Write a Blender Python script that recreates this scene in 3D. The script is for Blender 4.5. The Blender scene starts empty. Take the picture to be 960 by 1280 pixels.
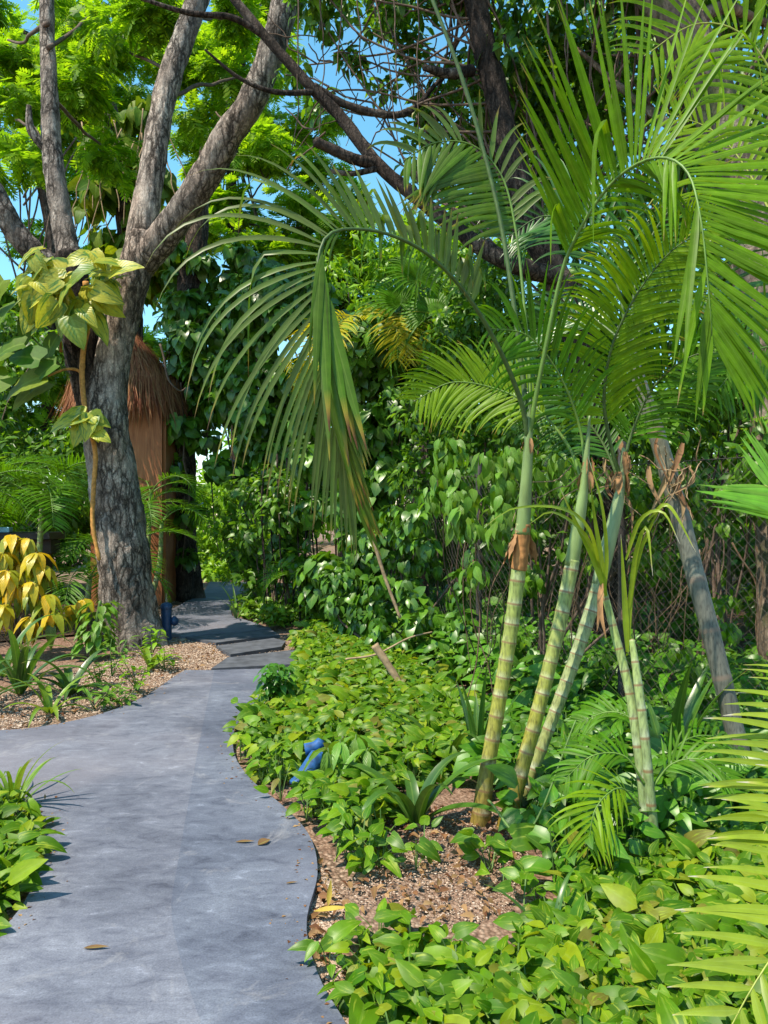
import bpy, math, random
import numpy as np
from mathutils import Vector, noise as mnoise

SC = bpy.context.scene
COL = SC.collection
F = 962.0            # focal length in photo pixels (960 x 1280)
CH = 1.55            # eye height
rad = math.radians

def P(u, v, Y):
    return np.array([(u - 480.0) / F * Y, Y, CH - (v - 640.0) / F * Y])
def G0(u, v):
    Y = CH * F / (v - 640.0)
    return np.array([(u - 480.0) / F * Y, Y, 0.0])
def nrm(a):
    a = np.asarray(a, float)
    return a / np.maximum(np.linalg.norm(a, axis=-1, keepdims=True), 1e-9)
def RNG(seed): return np.random.default_rng(seed)

# ---------------------------------------------------------------- geometry
class Geo:
    def __init__(s): s.V = []; s.Q = []; s.T = []; s.UV = []; s.n = 0
    def add(s, V, Q=None, UV=None, T=None):
        V = np.asarray(V, float).reshape(-1, 3)
        if UV is None: UV = np.zeros((len(V), 2))
        s.V.append(V); s.UV.append(np.asarray(UV, float))
        if Q is not None and len(Q): s.Q.append(np.asarray(Q, np.int64).reshape(-1, 4) + s.n)
        if T is not None and len(T): s.T.append(np.asarray(T, np.int64).reshape(-1, 3) + s.n)
        s.n += len(V)
    def build(s, name, mat, parent=None, base=None, smooth=True):
        V = np.concatenate(s.V); UV = np.concatenate(s.UV)
        off = np.zeros(3)
        if parent is not None:
            p = parent
            while p is not None: off += np.array(p.location); p = p.parent
        elif base is not None: off = np.array(base, float)
        V = V - off
        Q = np.concatenate(s.Q) if s.Q else np.zeros((0, 4), np.int64)
        T = np.concatenate(s.T) if s.T else np.zeros((0, 3), np.int64)
        me = bpy.data.meshes.new(name)
        loops = np.concatenate([Q.ravel(), T.ravel()]).astype(np.int32)
        tot = np.concatenate([np.full(len(Q), 4), np.full(len(T), 3)]).astype(np.int32)
        st = np.concatenate([[0], np.cumsum(tot)[:-1]]).astype(np.int32)
        me.vertices.add(len(V)); me.vertices.foreach_set('co', V.astype(np.float32).ravel())
        me.loops.add(len(loops)); me.loops.foreach_set('vertex_index', loops)
        me.polygons.add(len(tot)); me.polygons.foreach_set('loop_start', st); me.polygons.foreach_set('loop_total', tot)
        me.polygons.foreach_set('use_smooth', np.full(len(tot), smooth))
        uvl = me.uv_layers.new(name='UVMap')
        uvl.data.foreach_set('uv', UV[loops].astype(np.float32).ravel())
        me.update(calc_edges=True); me.validate()
        me.materials.append(mat)
        o = bpy.data.objects.new(name, me); COL.objects.link(o)
        if parent is not None: o.parent = parent
        elif base is not None: o.location = base
        return o

def thing(name, label, cat, loc, group=None):
    o = bpy.data.objects.new(name, None); o.empty_display_size = .1
    COL.objects.link(o); o.location = tuple(float(x) for x in loc)
    return tag(o, label, cat, group)
def tag(o, label=None, cat=None, group=None, kind=None):
    if label: o['label'] = label
    if cat: o['category'] = cat
    if group: o['group'] = group
    if kind: o['kind'] = kind
    return o

def spline(pts, n):
    """Catmull-Rom through rows of pts (any number of columns)"""
    p = np.asarray(pts, float)
    if len(p) == 2: return p[0] + np.linspace(0, 1, n)[:, None] * (p[1] - p[0])
    p = np.vstack([2 * p[0] - p[1], p, 2 * p[-1] - p[-2]])
    seg = np.linalg.norm(np.diff(p[1:-1, :3], axis=0), axis=1)
    cum = np.concatenate([[0], np.cumsum(seg)])
    out = []
    for d in np.linspace(0, cum[-1], n):
        i = min(np.searchsorted(cum, d, side='right') - 1, len(seg) - 1)
        t = (d - cum[i]) / max(seg[i], 1e-9)
        a, b, c, e = p[i], p[i + 1], p[i + 2], p[i + 3]
        out.append(.5 * (2 * b + (c - a) * t + (2 * a - 5 * b + 4 * c - e) * t * t + (3 * b - a - 3 * c + e) * t ** 3))
    return np.array(out)

def frames(p):
    T = nrm(np.gradient(p, axis=0)); N = np.zeros_like(T)
    a = np.array([1, 0, 0]) if abs(T[0][0]) < .8 else np.array([0, 1, 0])
    N[0] = nrm(a - T[0] * np.dot(a, T[0]))
    for i in range(1, len(p)):
        v = N[i - 1] - T[i] * np.dot(N[i - 1], T[i]); N[i] = nrm(v)
    return T, N, np.cross(T, N)

def tube(geo, pts, n=12, m=8, rough=0.0, rs=3.0, seed=0, cap=True, lobes=None, ring=0.0, ringlen=.1):
    """pts rows = x,y,z,radius"""
    s = spline(pts, n); p = s[:, :3]; r = np.maximum(s[:, 3], .0004)
    T, N, B = frames(p)
    L = np.concatenate([[0], np.cumsum(np.linalg.norm(np.diff(p, axis=0), axis=1))])
    if ring:
        ph = ((L + .03 * np.sin(6.3 * L + 1)) / ringlen) % 1.0
        r = r * (1 + ring * np.exp(-((np.minimum(ph, 1 - ph)) / .09) ** 2))
    a = np.linspace(0, 2 * math.pi, m, endpoint=False)
    rr = np.repeat(r[:, None], m, 1)
    if lobes:
        k, amp, fade = lobes
        rr = rr * (1 + amp * np.exp(-L[:, None] / fade) * np.cos(a[None] * k + .7 + np.sin(a[None] * 2) * .6))
    D = np.cos(a)[None, :, None] * N[:, None] + np.sin(a)[None, :, None] * B[:, None]
    V = p[:, None] + D * rr[:, :, None]
    if rough:
        for i in range(n):
            for j in range(m):
                q = V[i, j]
                h = mnoise.fractal((q[0] * rs + seed, q[1] * rs, q[2] * rs * .45), .9, 2.1, 3)
                c = abs(mnoise.noise((q[0] * rs * 3 + seed, q[1] * rs * 3, q[2] * rs * .8)))
                V[i, j] = q + D[i, j] * rr[i, j] * rough * (h * .9 + .55 * (min(c, .25) * 4 - 1))
    idx = np.arange(n * m).reshape(n, m)
    A = idx[:-1]; C = idx[1:]
    Q = np.stack([A, np.roll(A, -1, 1), np.roll(C, -1, 1), C], -1).reshape(-1, 4)
    UV = np.stack([np.repeat(np.linspace(0, 1, m)[None], n, 0), np.repeat(L[:, None], m, 1)], -1).reshape(-1, 2)
    V = V.reshape(-1, 3); Tq = None
    if cap:
        V = np.vstack([V, p[-1] + T[-1] * r[-1] * .5, p[0]]); UV = np.vstack([UV, [.5, L[-1]], [.5, 0]])
        e = idx[-1]; b = idx[0]
        Tq = [(e[j], e[(j + 1) % m], n * m) for j in range(m)] + [(b[(j + 1) % m], b[j], n * m + 1) for j in range(m)]
    geo.add(V, Q, UV, Tq)
    return s

def R4(pts, r):
    pts = np.asarray(pts, float); r = np.asarray(r, float)
    if r.ndim == 0: r = np.full(len(pts), r)
    elif len(r) == 2 and len(pts) != 2: r = np.linspace(r[0], r[1], len(pts))
    return np.hstack([pts, r[:, None]])

def box(geo, c, s, rz=0.0, bev=.006):
    c = np.asarray(c, float); h = np.asarray(s, float) / 2; b = min(bev, h.min() * .45)
    V = []
    for z, ins in ((-h[2], b), (-h[2] + b, 0), (h[2] - b, 0), (h[2], b)):
        for sx, sy in ((-1, -1), (1, -1), (1, 1), (-1, 1)):
            V.append((sx * (h[0] - ins), sy * (h[1] - ins), z))
    V = np.array(V); ca, sa = math.cos(rz), math.sin(rz)
    V = np.stack([V[:, 0] * ca - V[:, 1] * sa, V[:, 0] * sa + V[:, 1] * ca, V[:, 2]], 1) + c
    Q = [(3, 2, 1, 0), (12, 13, 14, 15)]
    for k in range(3):
        for j in range(4):
            Q.append((k * 4 + j, k * 4 + (j + 1) % 4, k * 4 + 4 + (j + 1) % 4, k * 4 + 4 + j))
    geo.add(V, Q, V[:, [0, 2]] + 0)

# ---------------------------------------------------------------- leaves
def leaf_t(n=4, width=.45, fold=.25, curl=.25, shape='ovate', wave=0.0):
    s = np.linspace(0, 1, n + 1)
    if shape == 'ovate': w = np.sin(math.pi * s ** .72) ** .9
    elif shape == 'heart': w = 1.75 * (s + .02) ** .28 * (1 - s) ** .8
    elif shape == 'round': w = np.sqrt(np.clip(1 - (2 * s - 1) ** 2, 0, 1))
    elif shape == 'lance': w = np.sin(math.pi * s ** .8)
    elif shape == 'strap': w = np.minimum(1, (s + .25) * 1.6) * (1 - s ** 4)
    w = np.maximum(w, .02) * width / 2
    V = []; UV = []
    for i in range(n + 1):
        back = -.16 * w[i] / (width / 2) if shape in ('heart',) and i <= 1 else 0
        z = -curl * s[i] ** 2
        rip = wave * (1 if i % 2 else -1)
        V += [(-w[i], s[i] + back, z + fold * w[i] + rip), (0, s[i], z), (w[i], s[i] + back, z + fold * w[i] - rip)]
        UV += [(0, s[i]), (.5, s[i]), (1, s[i])]
    Q = []
    for i in range(n):
        a = i * 3
        Q += [(a, a + 1, a + 4, a + 3), (a + 1, a + 2, a + 5, a + 4)]
    return np.array(V), np.array(Q), np.array(UV)

def merge_t(parts):
    V = []; Q = []; U = []; k = 0
    for v, q, u in parts: V.append(v); Q.append(q + k); U.append(u); k += len(v)
    return np.concatenate(V), np.concatenate(Q), np.concatenate(U)

def xf_t(t, R, o): return t[0] @ np.asarray(R).T + np.asarray(o), t[1], t[2]

def bipinnate(seed=0, pairs=7, blades=True):
    r = RNG(seed); parts = []
    bl = leaf_t(1, .2, .2, .1, 'lance')
    bv = np.array([(-.03, 0, 0), (.03, 0, 0), (.11, .45, -.03), (-.11, .45, -.03), (.0, 1, -.16)])
    for i in range(pairs):
        y = (i + .6) / (pairs + .3)
        for sd in (-1, 1):
            L = .48 * math.sin(math.pi * (y * .75 + .22)) * r.uniform(.85, 1.15)
            a = rad(62 - 22 * y) * sd + r.uniform(-.1, .1); wdt = .34
            # strip blade
            d = np.array([math.sin(a), math.cos(a), -.18]); w = np.array([math.cos(a), -math.sin(a), .0]) * L * wdt * .5
            o = np.array([0, y, -.28 * y * y])
            v = np.array([o - w * .3, o + w * .3, o + d * L * .5 + w, o + d * L * .5 - w, o + d * L + w * .25, o + d * L - w * .25])
            v[2:, 2] -= .0
            parts.append((v, np.array([(0, 1, 2, 3), (3, 2, 4, 5)]), np.array([(0, 0), (1, 0), (1, .5), (0, .5), (.6, 1), (.4, 1)])))
    return merge_t(parts)

def scatter(geo, t, pos, axis, normal, size, wscale=None):
    V, Q, UV = t
    pos = np.asarray(pos, float); M = len(pos)
    if M == 0: return
    y = nrm(axis); z = nrm(np.asarray(normal) - y * np.sum(np.asarray(normal) * y, 1, keepdims=True)); x = np.cross(y, z)
    size = np.broadcast_to(np.asarray(size, float), (M,))
    ws = size if wscale is None else size * wscale
    W = pos[:, None] + V[None, :, 0:1] * (x * ws[:, None])[:, None] + V[None, :, 1:2] * (y * size[:, None])[:, None] + V[None, :, 2:3] * (z * size[:, None])[:, None]
    q = (Q[None] + (np.arange(M) * len(V))[:, None, None]).reshape(-1, 4)
    geo.add(W.reshape(-1, 3), q, np.tile(UV, (M, 1)))

def cloud(rng, clumps, n, fill=.45):
    """n points in ellipsoid clumps [(c, r)], returns pos, outward"""
    w = np.array([np.prod(np.asarray(r, float) * np.ones(3)) ** (2 / 3) for c, r in clumps]); w /= w.sum()
    k = rng.choice(len(clumps), n, p=w)
    C = np.array([c for c, r in clumps])[k]; Rr = np.array([np.asarray(r, float) * np.ones(3) for c, r in clumps])[k]
    d = nrm(rng.normal(size=(n, 3))); rr = (fill + (1 - fill) * rng.random(n) ** .6)[:, None]
    return C + d * rr * Rr, d

def subclump(rng, c, r, k, rs=(.25, .45), flat=.8):
    """k smaller clumps spread through an ellipsoid"""
    r = np.asarray(r, float) * np.ones(3); out = []
    for _ in range(k):
        d = nrm(rng.normal(size=3)) * rng.random() ** .45
        q = rng.uniform(*rs) * r.mean()
        out.append((np.asarray(c) + d * r * .85, np.array([q, q, q * flat])))
    return out

def leaves(geo, rng, clumps, n, t, size, droop=.35, out=.5, up=.6, rnd=.7, fill=.45):
    pos, d = cloud(rng, clumps, n, fill)
    ax = d * out + rng.normal(size=(n, 3)) * rnd * .6 + np.array([0, 0, -droop])
    no = np.array([0, 0, up]) + d * .5 + rng.normal(size=(n, 3)) * rnd * .5 + np.array([-.12, -.2, 0])
    s = rng.uniform(size[0], size[1], n)
    if isinstance(t, list):
        k = rng.integers(0, len(t), n)
        for i, tt in enumerate(t):
            m = k == i; scatter(geo, tt, pos[m], ax[m], no[m], s[m])
    else: scatter(geo, t, pos, ax, no, s)
    return pos

# ---------------------------------------------------------------- materials
def new_mat(name):
    m = bpy.data.materials.new(name); m.use_nodes = True
    nt = m.node_tree; nt.nodes.clear()
    out = nt.nodes.new('ShaderNodeOutputMaterial')
    return m, nt, out
def N(nt, typ, **kw):
    n = nt.nodes.new(typ)
    for k, v in kw.items():
        if k.startswith('i_'):
            n.inputs[k[2:].replace('_', ' ')].default_value = v
        else: setattr(n, k, v)
    return n
def ramp(nt, stops, interp='LINEAR'):
    n = nt.nodes.new('ShaderNodeValToRGB'); cr = n.color_ramp; cr.interpolation = interp
    if len(stops) == 1: stops = [stops[0], (1.0, stops[0][1])]
    while len(cr.elements) < len(stops): cr.elements.new(.5)
    for e, (p, c) in zip(cr.elements, stops):
        e.position = p; e.color = (*c, 1) if len(c) == 3 else c
    return n
def mixc(nt, f, a, b, mode='MIX'):
    n = nt.nodes.new('ShaderNodeMix'); n.data_type = 'RGBA'; n.blend_type = mode; n.clamp_factor = True
    L = nt.links
    for sock, v in ((n.inputs[0], f), (n.inputs[6], a), (n.inputs[7], b)):
        if hasattr(v, 'is_output'): L.new(v, sock)
        elif isinstance(v, (int, float)): sock.default_value = v
        else: sock.default_value = (*v, 1) if len(v) == 3 else v
    return n.outputs[2]
def math_n(nt, op, a, b=None, c=None):
    n = nt.nodes.new('ShaderNodeMath'); n.operation = op
    for i, v in enumerate((a, b, c)):
        if v is None: continue
        if hasattr(v, 'is_output'): nt.links.new(v, n.inputs[i])
        else: n.inputs[i].default_value = v
    return n.outputs[0]
def principled(nt, out, col, rough=.6, spec=.4, bump=None, bs=.4, bd=.01):
    L = nt.links
    b = nt.nodes.new('ShaderNodeBsdfPrincipled')
    if hasattr(col, 'is_output'): L.new(col, b.inputs['Base Color'])
    else: b.inputs['Base Color'].default_value = (*col, 1)
    if hasattr(rough, 'is_output'): L.new(rough, b.inputs['Roughness'])
    else: b.inputs['Roughness'].default_value = rough
    b.inputs['Specular IOR Level'].default_value = spec
    if bump is not None:
        bn = N(nt, 'ShaderNodeBump', i_Strength=bs, i_Distance=bd); L.new(bump, bn.inputs['Height']); L.new(bn.outputs[0], b.inputs['Normal'])
    if out is not None: L.new(b.outputs[0], out.inputs[0])
    return b
def tex(nt, kind, scale, coord='Object', sc=(1, 1, 1), detail=4, **kw):
    tc = nt.nodes.new('ShaderNodeTexCoord'); mp = nt.nodes.new('ShaderNodeMapping'); mp.inputs['Scale'].default_value = sc
    nt.links.new(tc.outputs[coord], mp.inputs[0])
    n = nt.nodes.new('ShaderNodeTex' + kind); n.inputs['Scale'].default_value = scale
    if 'Detail' in n.inputs: n.inputs['Detail'].default_value = detail
    for k, v in kw.items():
        if k in n.inputs: n.inputs[k].default_value = v
        else: setattr(n, k, v)
    nt.links.new(mp.outputs[0], n.inputs['Vector'])
    return n

def leaf_mat(name, cols, rough=.42, trans=.35, spec=.45, tip=None, rib=.35, varieg=None, veins=0.0, under=None, tcol=(1.5, 1.35, .5)):
    """cols: per-leaf colours; tip: (start, colour, end colour) along the leaf; varieg: second leaf colour in streaks"""
    warm = lambda c: (c[0] * 1.14, c[1], c[2] * .6) if c[1] > c[0] * 1.25 else c
    cols = [warm(c) for c in cols]
    m, nt, out = new_mat(name); L = nt.links
    geo = nt.nodes.new('ShaderNodeNewGeometry')
    r = ramp(nt, [(i / max(1, len(cols) - 1), c) for i, c in enumerate(cols)]); L.new(geo.outputs['Random Per Island'], r.inputs[0])
    col = r.outputs[0]
    uv = nt.nodes.new('ShaderNodeUVMap'); sp = nt.nodes.new('ShaderNodeSeparateXYZ'); L.new(uv.outputs[0], sp.inputs[0])
    nz = tex(nt, 'Noise', 22, 'Object', detail=3)
    val = math_n(nt, 'MULTIPLY_ADD', nz.outputs[0], .8, .6)
    hs = N(nt, 'ShaderNodeHueSaturation'); L.new(col, hs.inputs['Color']); L.new(val, hs.inputs['Value'])
    hu = math_n(nt, 'MULTIPLY_ADD', geo.outputs['Random Per Island'], .03, .486); L.new(hu, hs.inputs['Hue'])
    col = hs.outputs[0]
    if varieg:
        mp = nt.nodes.new('ShaderNodeCombineXYZ')
        L.new(math_n(nt, 'MULTIPLY', sp.outputs[0], 7.0), mp.inputs[0]); L.new(math_n(nt, 'MULTIPLY', sp.outputs[1], 1.6), mp.inputs[1])
        L.new(math_n(nt, 'MULTIPLY', geo.outputs['Random Per Island'], 300.0), mp.inputs[2])
        vn = nt.nodes.new('ShaderNodeTexNoise'); vn.inputs['Scale'].default_value = 1.0; vn.inputs['Detail'].default_value = 3; L.new(mp.outputs[0], vn.inputs['Vector'])
        vr = ramp(nt, [(varieg[1], (0, 0, 0)), (varieg[1] + .1, (1, 1, 1))]); L.new(vn.outputs[0], vr.inputs[0])
        col = mixc(nt, vr.outputs[0], col, varieg[0])
    a = math_n(nt, 'ABSOLUTE', math_n(nt, 'SUBTRACT', sp.outputs[0], .5))
    bump = None
    if rib:
        rr = ramp(nt, [(0.02, (rib, rib, rib)), (.07, (0, 0, 0))]); L.new(a, rr.inputs[0])
        col = mixc(nt, rr.outputs[0], col, (.30, .42, .08))
    if veins:
        w = math_n(nt, 'SINE', math_n(nt, 'MULTIPLY', math_n(nt, 'SUBTRACT', sp.outputs[1], math_n(nt, 'MULTIPLY', a, .7)), 50.0))
        bump = w
        wr = ramp(nt, [(.75, (0, 0, 0)), (1, (veins, veins, veins))]); L.new(w, wr.inputs[0])
        col = mixc(nt, wr.outputs[0], col, (.4, .5, .12))
    if tip:
        tn = math_n(nt, 'ADD', sp.outputs[1], math_n(nt, 'MULTIPLY', math_n(nt, 'SUBTRACT', geo.outputs['Random Per Island'], .5), .16))
        tr = ramp(nt, [(tip[0], (0, 0, 0)), (min(.985, tip[0] + .12), (1, 1, 1))]); L.new(tn, tr.inputs[0])
        t2 = ramp(nt, [(min(.97, tip[0] + .08), (*tip[1],)), (.995, (*tip[2],))]); L.new(tn, t2.inputs[0])
        col = mixc(nt, tr.outputs[0], col, t2.outputs[0])
    if under: col = mixc(nt, math_n(nt, 'MULTIPLY', geo.outputs['Backfacing'], under[1]), col, under[0])
    b = principled(nt, None, col, rough, spec, bump, .25, .003)
    tl = nt.nodes.new('ShaderNodeBsdfTranslucent'); L.new(mixc(nt, 1.0, col, tcol, 'MULTIPLY'), tl.inputs[0])
    mx = nt.nodes.new('ShaderNodeMixShader'); mx.inputs[0].default_value = trans
    L.new(b.outputs[0], mx.inputs[1]); L.new(tl.outputs[0], mx.inputs[2]); L.new(mx.outputs[0], out.inputs[0])
    return m

def bark_mat(name, dark, mid, light, scale=1.0, bd=.03, moss=None):
    m, nt, out = new_mat(name); L = nt.links
    w = tex(nt, 'Noise', 9 * scale, sc=(1, 1, .6), detail=6, Roughness=.65)
    def cells(sc, zs, amp):
        v = tex(nt, 'Voronoi', sc * scale, feature='DISTANCE_TO_EDGE')
        tc = nt.nodes.new('ShaderNodeTexCoord'); mp = nt.nodes.new('ShaderNodeMapping'); mp.inputs['Scale'].default_value = (1, 1, zs); L.new(tc.outputs['Object'], mp.inputs[0])
        add = nt.nodes.new('ShaderNodeVectorMath'); add.operation = 'MULTIPLY_ADD'; L.new(w.outputs['Color'], add.inputs[0]); add.inputs[1].default_value = (amp, amp, amp); L.new(mp.outputs[0], add.inputs[2]); L.new(add.outputs[0], v.inputs['Vector'])
        return v.outputs['Distance']
    ca = cells(15, .24, .10); cb = cells(33, .5, .06)
    r1 = ramp(nt, [(0, (0, 0, 0)), (.04, (.25, .25, .25)), (.11, (1, 1, 1))]); L.new(ca, r1.inputs[0])
    r2 = ramp(nt, [(0, (.45, .45, .45)), (.07, (1, 1, 1))]); L.new(cb, r2.inputs[0])
    cr = mixc(nt, 1.0, r1.outputs[0], r2.outputs[0], 'MULTIPLY')
    big = tex(nt, 'Noise', 1.7 * scale, detail=7, Roughness=.65); msk = tex(nt, 'Noise', 3.3 * scale, sc=(1, 1, .5), detail=5); mk = ramp(nt, [(.50, (0, 0, 0)), (.68, (.7, .7, .7))]); L.new(msk.outputs[0], mk.inputs[0])
    cr = mixc(nt, mk.outputs[0], cr, (1, 1, 1))
    hue = tex(nt, 'Noise', .9 * scale, sc=(1, 1, .35), detail=4); hr = ramp(nt, [(.35, (1.12, .96, .84)), (.5, (1, .97, .93)), (.62, (.66, .62, .60))]); L.new(hue.outputs[0], hr.inputs[0])
    fine = tex(nt, 'Noise', 70 * scale, sc=(1, 1, .4), detail=5, Roughness=.7)
    c1 = ramp(nt, [(.32, tuple(c * .6 for c in mid)), (.5, mid), (.66, light)]); L.new(big.outputs[0], c1.inputs[0])
    c2 = mixc(nt, cr, dark, c1.outputs[0])
    fr = ramp(nt, [(.3, (.5, .5, .5)), (.5, (1, 1, 1)), (.68, (1.45, 1.42, 1.38))]); L.new(fine.outputs[0], fr.inputs[0])
    c3 = mixc(nt, 1.0, mixc(nt, 1.0, c2, fr.outputs[0], 'MULTIPLY'), hr.outputs[0], 'MULTIPLY')
    if moss:
        mn = tex(nt, 'Noise', 3.1, detail=5); mr = ramp(nt, [(.52, (0, 0, 0)), (.62, (1, 1, 1))]); L.new(mn.outputs[0], mr.inputs[0])
        c3 = mixc(nt, math_n(nt, 'MULTIPLY', mr.outputs[0], .7), c3, moss)
    sep = nt.nodes.new('ShaderNodeRGBToBW'); L.new(cr, sep.inputs[0])
    h = math_n(nt, 'ADD', sep.outputs[0], math_n(nt, 'MULTIPLY', fine.outputs[0], .7))
    principled(nt, out, c3, .9, .15, h, .6, bd)
    return m

def plain_mat(name, col, rough=.6, var=.25, scale=8, spec=.4, bd=.004, sc=(1, 1, 1), metallic=0.0):
    m, nt, out = new_mat(name); L = nt.links
    n = tex(nt, 'Noise', scale, sc=sc, detail=6)
    lo = tuple(c * (1 - var) for c in col); hi = tuple(min(1, c * (1 + var)) for c in col)
    r = ramp(nt, [(.3, lo), (.7, hi)]); L.new(n.outputs[0], r.inputs[0])
    b = principled(nt, out, r.outputs[0], rough, spec, n.outputs[0], .4, bd)
    b.inputs['Metallic'].default_value = metallic
    return m

# ---------------------------------------------------------------- palm fronds
def frond(gl, gr, pts, N0, t0, nl, length, A, B=None, width=.03, seed=0, r0=.012, seg=7, fold=.25):
    """One frond: gl takes leaflets, gr the rachis.  pts rows x,y,z ; N0 the face normal of the frond.
    A / B: dict(ang, dih, g, len, p=probability, fr=tip fold-over) for the two sides, values may be functions of t."""
    rng = RNG(seed)
    s = spline(pts, 48); Tn = nrm(np.gradient(s, axis=0))
    rr = np.linspace(r0, r0 * .18, 48)
    if gr is not None: tube(gr, np.hstack([s, rr[:, None]]), 48, 6)
    N0 = np.asarray(N0, float)
    val = lambda v, t: v(t) if callable(v) else v
    for side, prm in ((1, A), (-1, B if B is not None else A)):
        if prm is None: continue
        for i in range(nl):
            t = t0 + (1 - t0) * (i + .5 + rng.uniform(-.3, .3)) / nl
            x = t * 47; k = min(int(x), 46); f = x - k
            o = s[k] * (1 - f) + s[k + 1] * f; T = nrm(Tn[k] * (1 - f) + Tn[k + 1] * f)
            if rng.random() > val(prm.get('p', 1), t): continue
            n0 = N0 if N0.ndim == 1 else N0[k]
            S = nrm(np.cross(T, n0)); Nn = np.cross(S, T); S = S * side
            prof = val(prm.get('len', lambda q: math.sin(math.pi * (.18 + .76 * (q - t0) / (1 - t0))) ** .7), t)
            Ln = length * prof * rng.uniform(.9, 1.08)
            a = val(prm['ang'], t) + rng.normal() * .05; dh = val(prm.get('dih', .3), t) + rng.normal() * .07
            d = math.cos(a) * T + math.sin(a) * (math.cos(dh) * S + math.sin(dh) * Nn)
            g = val(prm.get('g', .1), t) * rng.uniform(.7, 1.35)
            kink = rng.random() < val(prm.get('fr', 0), t); kp = rng.integers(3, seg - 1)
            p = o.copy(); V = []; UV = []
            W = width * rng.uniform(.85, 1.1) * (.6 + .4 * prof) * val(prm.get('w', 1), t)
            ref = T.copy()
            for j in range(seg + 1):
                q = j / seg
                wv = ref - d * np.dot(ref, d)
                wv = nrm(wv) if np.linalg.norm(wv) > .05 else nrm(np.cross(d, Nn))
                nn = np.cross(d, wv)
                w = W * .5 * min(1, .35 + 3.2 * q) * max(.04, (1 - q ** 2.4))
                V += [p - wv * w + nn * fold * w, p.copy(), p + wv * w + nn * fold * w]; UV += [(0, q), (.5, q), (1, q)]
                gg = g * (.35 + 2.4 * q * q)
                if kink and j >= kp: gg = 1.6
                d = nrm(d + np.array([0, 0, -gg])); p = p + d * Ln / seg
            Q = []
            for j in range(seg):
                b = j * 3; Q += [(b, b + 1, b + 4, b + 3), (b + 1, b + 2, b + 5, b + 4)]
            gl.add(V, Q, UV)
    return s

def frond_obj(parent, pts, N0, t0, nl, length, A, B, width, seed, lm, rm, r0=.012, label=None, seg=7):
    gl = Geo(); gr = Geo()
    frond(gl, gr, pts, N0, t0, nl, length, A, B, width, seed, r0, seg)
    r = gr.build('frond', rm, parent)
    if label: r['label'] = label
    gl.build('leaflets', lm, r)
    return r
# ================================================================ camera, light, sky
cam_d = bpy.data.cameras.new('camera'); cam = bpy.data.objects.new('camera', cam_d); COL.objects.link(cam)
cam.location = (0, 0, CH); cam.rotation_euler = (rad(90), 0, 0)
cam_d.sensor_fit = 'VERTICAL'; cam_d.sensor_height = 36; cam_d.lens = 36 * F / 1280; cam_d.clip_end = 600; cam_d.clip_start = .05
SC.camera = cam
SUN = Vector((-.42, -.26, .87)).normalized()
sun_d = bpy.data.lights.new('sun', 'SUN'); sun_d.energy = 3.9; sun_d.angle = rad(.5); sun_d.color = (1, .90, .74)
sun = bpy.data.objects.new('sun', sun_d); COL.objects.link(sun)
sun.rotation_euler = SUN.to_track_quat('Z', 'Y').to_euler(); sun.location = (-4, -3, 9)
w = bpy.data.worlds.new('World'); SC.world = w; w.use_nodes = True
nt = w.node_tree; bg = nt.nodes['Background']
sky = nt.nodes.new('ShaderNodeTexSky'); sky.sky_type = 'NISHITA'; sky.sun_disc = False
sky.sun_elevation = math.asin(SUN.z); sky.sun_rotation = math.atan2(SUN.x, SUN.y)
sky.air_density = 1.0; sky.dust_density = .3; sky.ozone_density = 1.6
bg.inputs[1].default_value = .15
hsv = N(nt, 'ShaderNodeHueSaturation', i_Hue=.472, i_Saturation=1.2, i_Value=1.0); nt.links.new(sky.outputs[0], hsv.inputs['Color']); nt.links.new(hsv.outputs[0], bg.inputs[0])
SC.view_settings.view_transform = 'Standard'; SC.view_settings.look = 'None'; SC.view_settings.exposure = .98; SC.view_settings.gamma = 1
SC.view_settings.use_curve_mapping = False
SC.render.engine = 'CYCLES'
cy = SC.cycles; cy.use_denoising = True; cy.max_bounces = 6; cy.diffuse_bounces = 4; cy.glossy_bounces = 2; cy.transmission_bounces = 3; cy.transparent_max_bounces = 4
cy.caustics_reflective = False; cy.caustics_refractive = False; cy.sample_clamp_indirect = 6

# ================================================================ ground
def ground_mat():
    m, nt, out = new_mat('mulch_and_gravel'); L = nt.links
    v = tex(nt, 'Voronoi', 55, detail=0); v2 = tex(nt, 'Voronoi', 120, detail=0)
    n = tex(nt, 'Noise', 1.1, detail=5); nf = tex(nt, 'Noise', 30, detail=5)
    stone = ramp(nt, [(0, (.20, .125, .085)), (.4, (.33, .225, .16)), (.75, (.44, .32, .235)), (1, (.54, .43, .34))]); L.new(v.outputs['Color'], stone.inputs[0])
    edge = ramp(nt, [(.25, (1, 1, 1)), (.75, (.35, .32, .3))]); L.new(v.outputs['Distance'], edge.inputs[0])
    st = mixc(nt, 1.0, stone.outputs[0], edge.outputs[0], 'MULTIPLY')
    mul = ramp(nt, [(.3, (.09, .050, .034)), (.5, (.21, .125, .088)), (.75, (.34, .23, .17))]); L.new(nf.outputs[0], mul.inputs[0])
    f = ramp(nt, [(.42, (0, 0, 0)), (.58, (1, 1, 1))]); L.new(n.outputs[0], f.inputs[0])
    col = mixc(nt, f.outputs[0], mul.outputs[0], st)
    h = math_n(nt, 'ADD', math_n(nt, 'MULTIPLY', v.outputs['Distance'], -1.0), math_n(nt, 'MULTIPLY', nf.outputs[0], .8))
    principled(nt, out, col, .95, .1, h, 1.0, .012)
    return m
g = Geo(); rng = RNG(3)
xs = np.concatenate([[-250, -60, -20], np.linspace(-8, 8, 65), [20, 60, 250]]); ys = np.concatenate([[-60, -10], np.linspace(.5, 20, 79), [30, 70, 400]])
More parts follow.
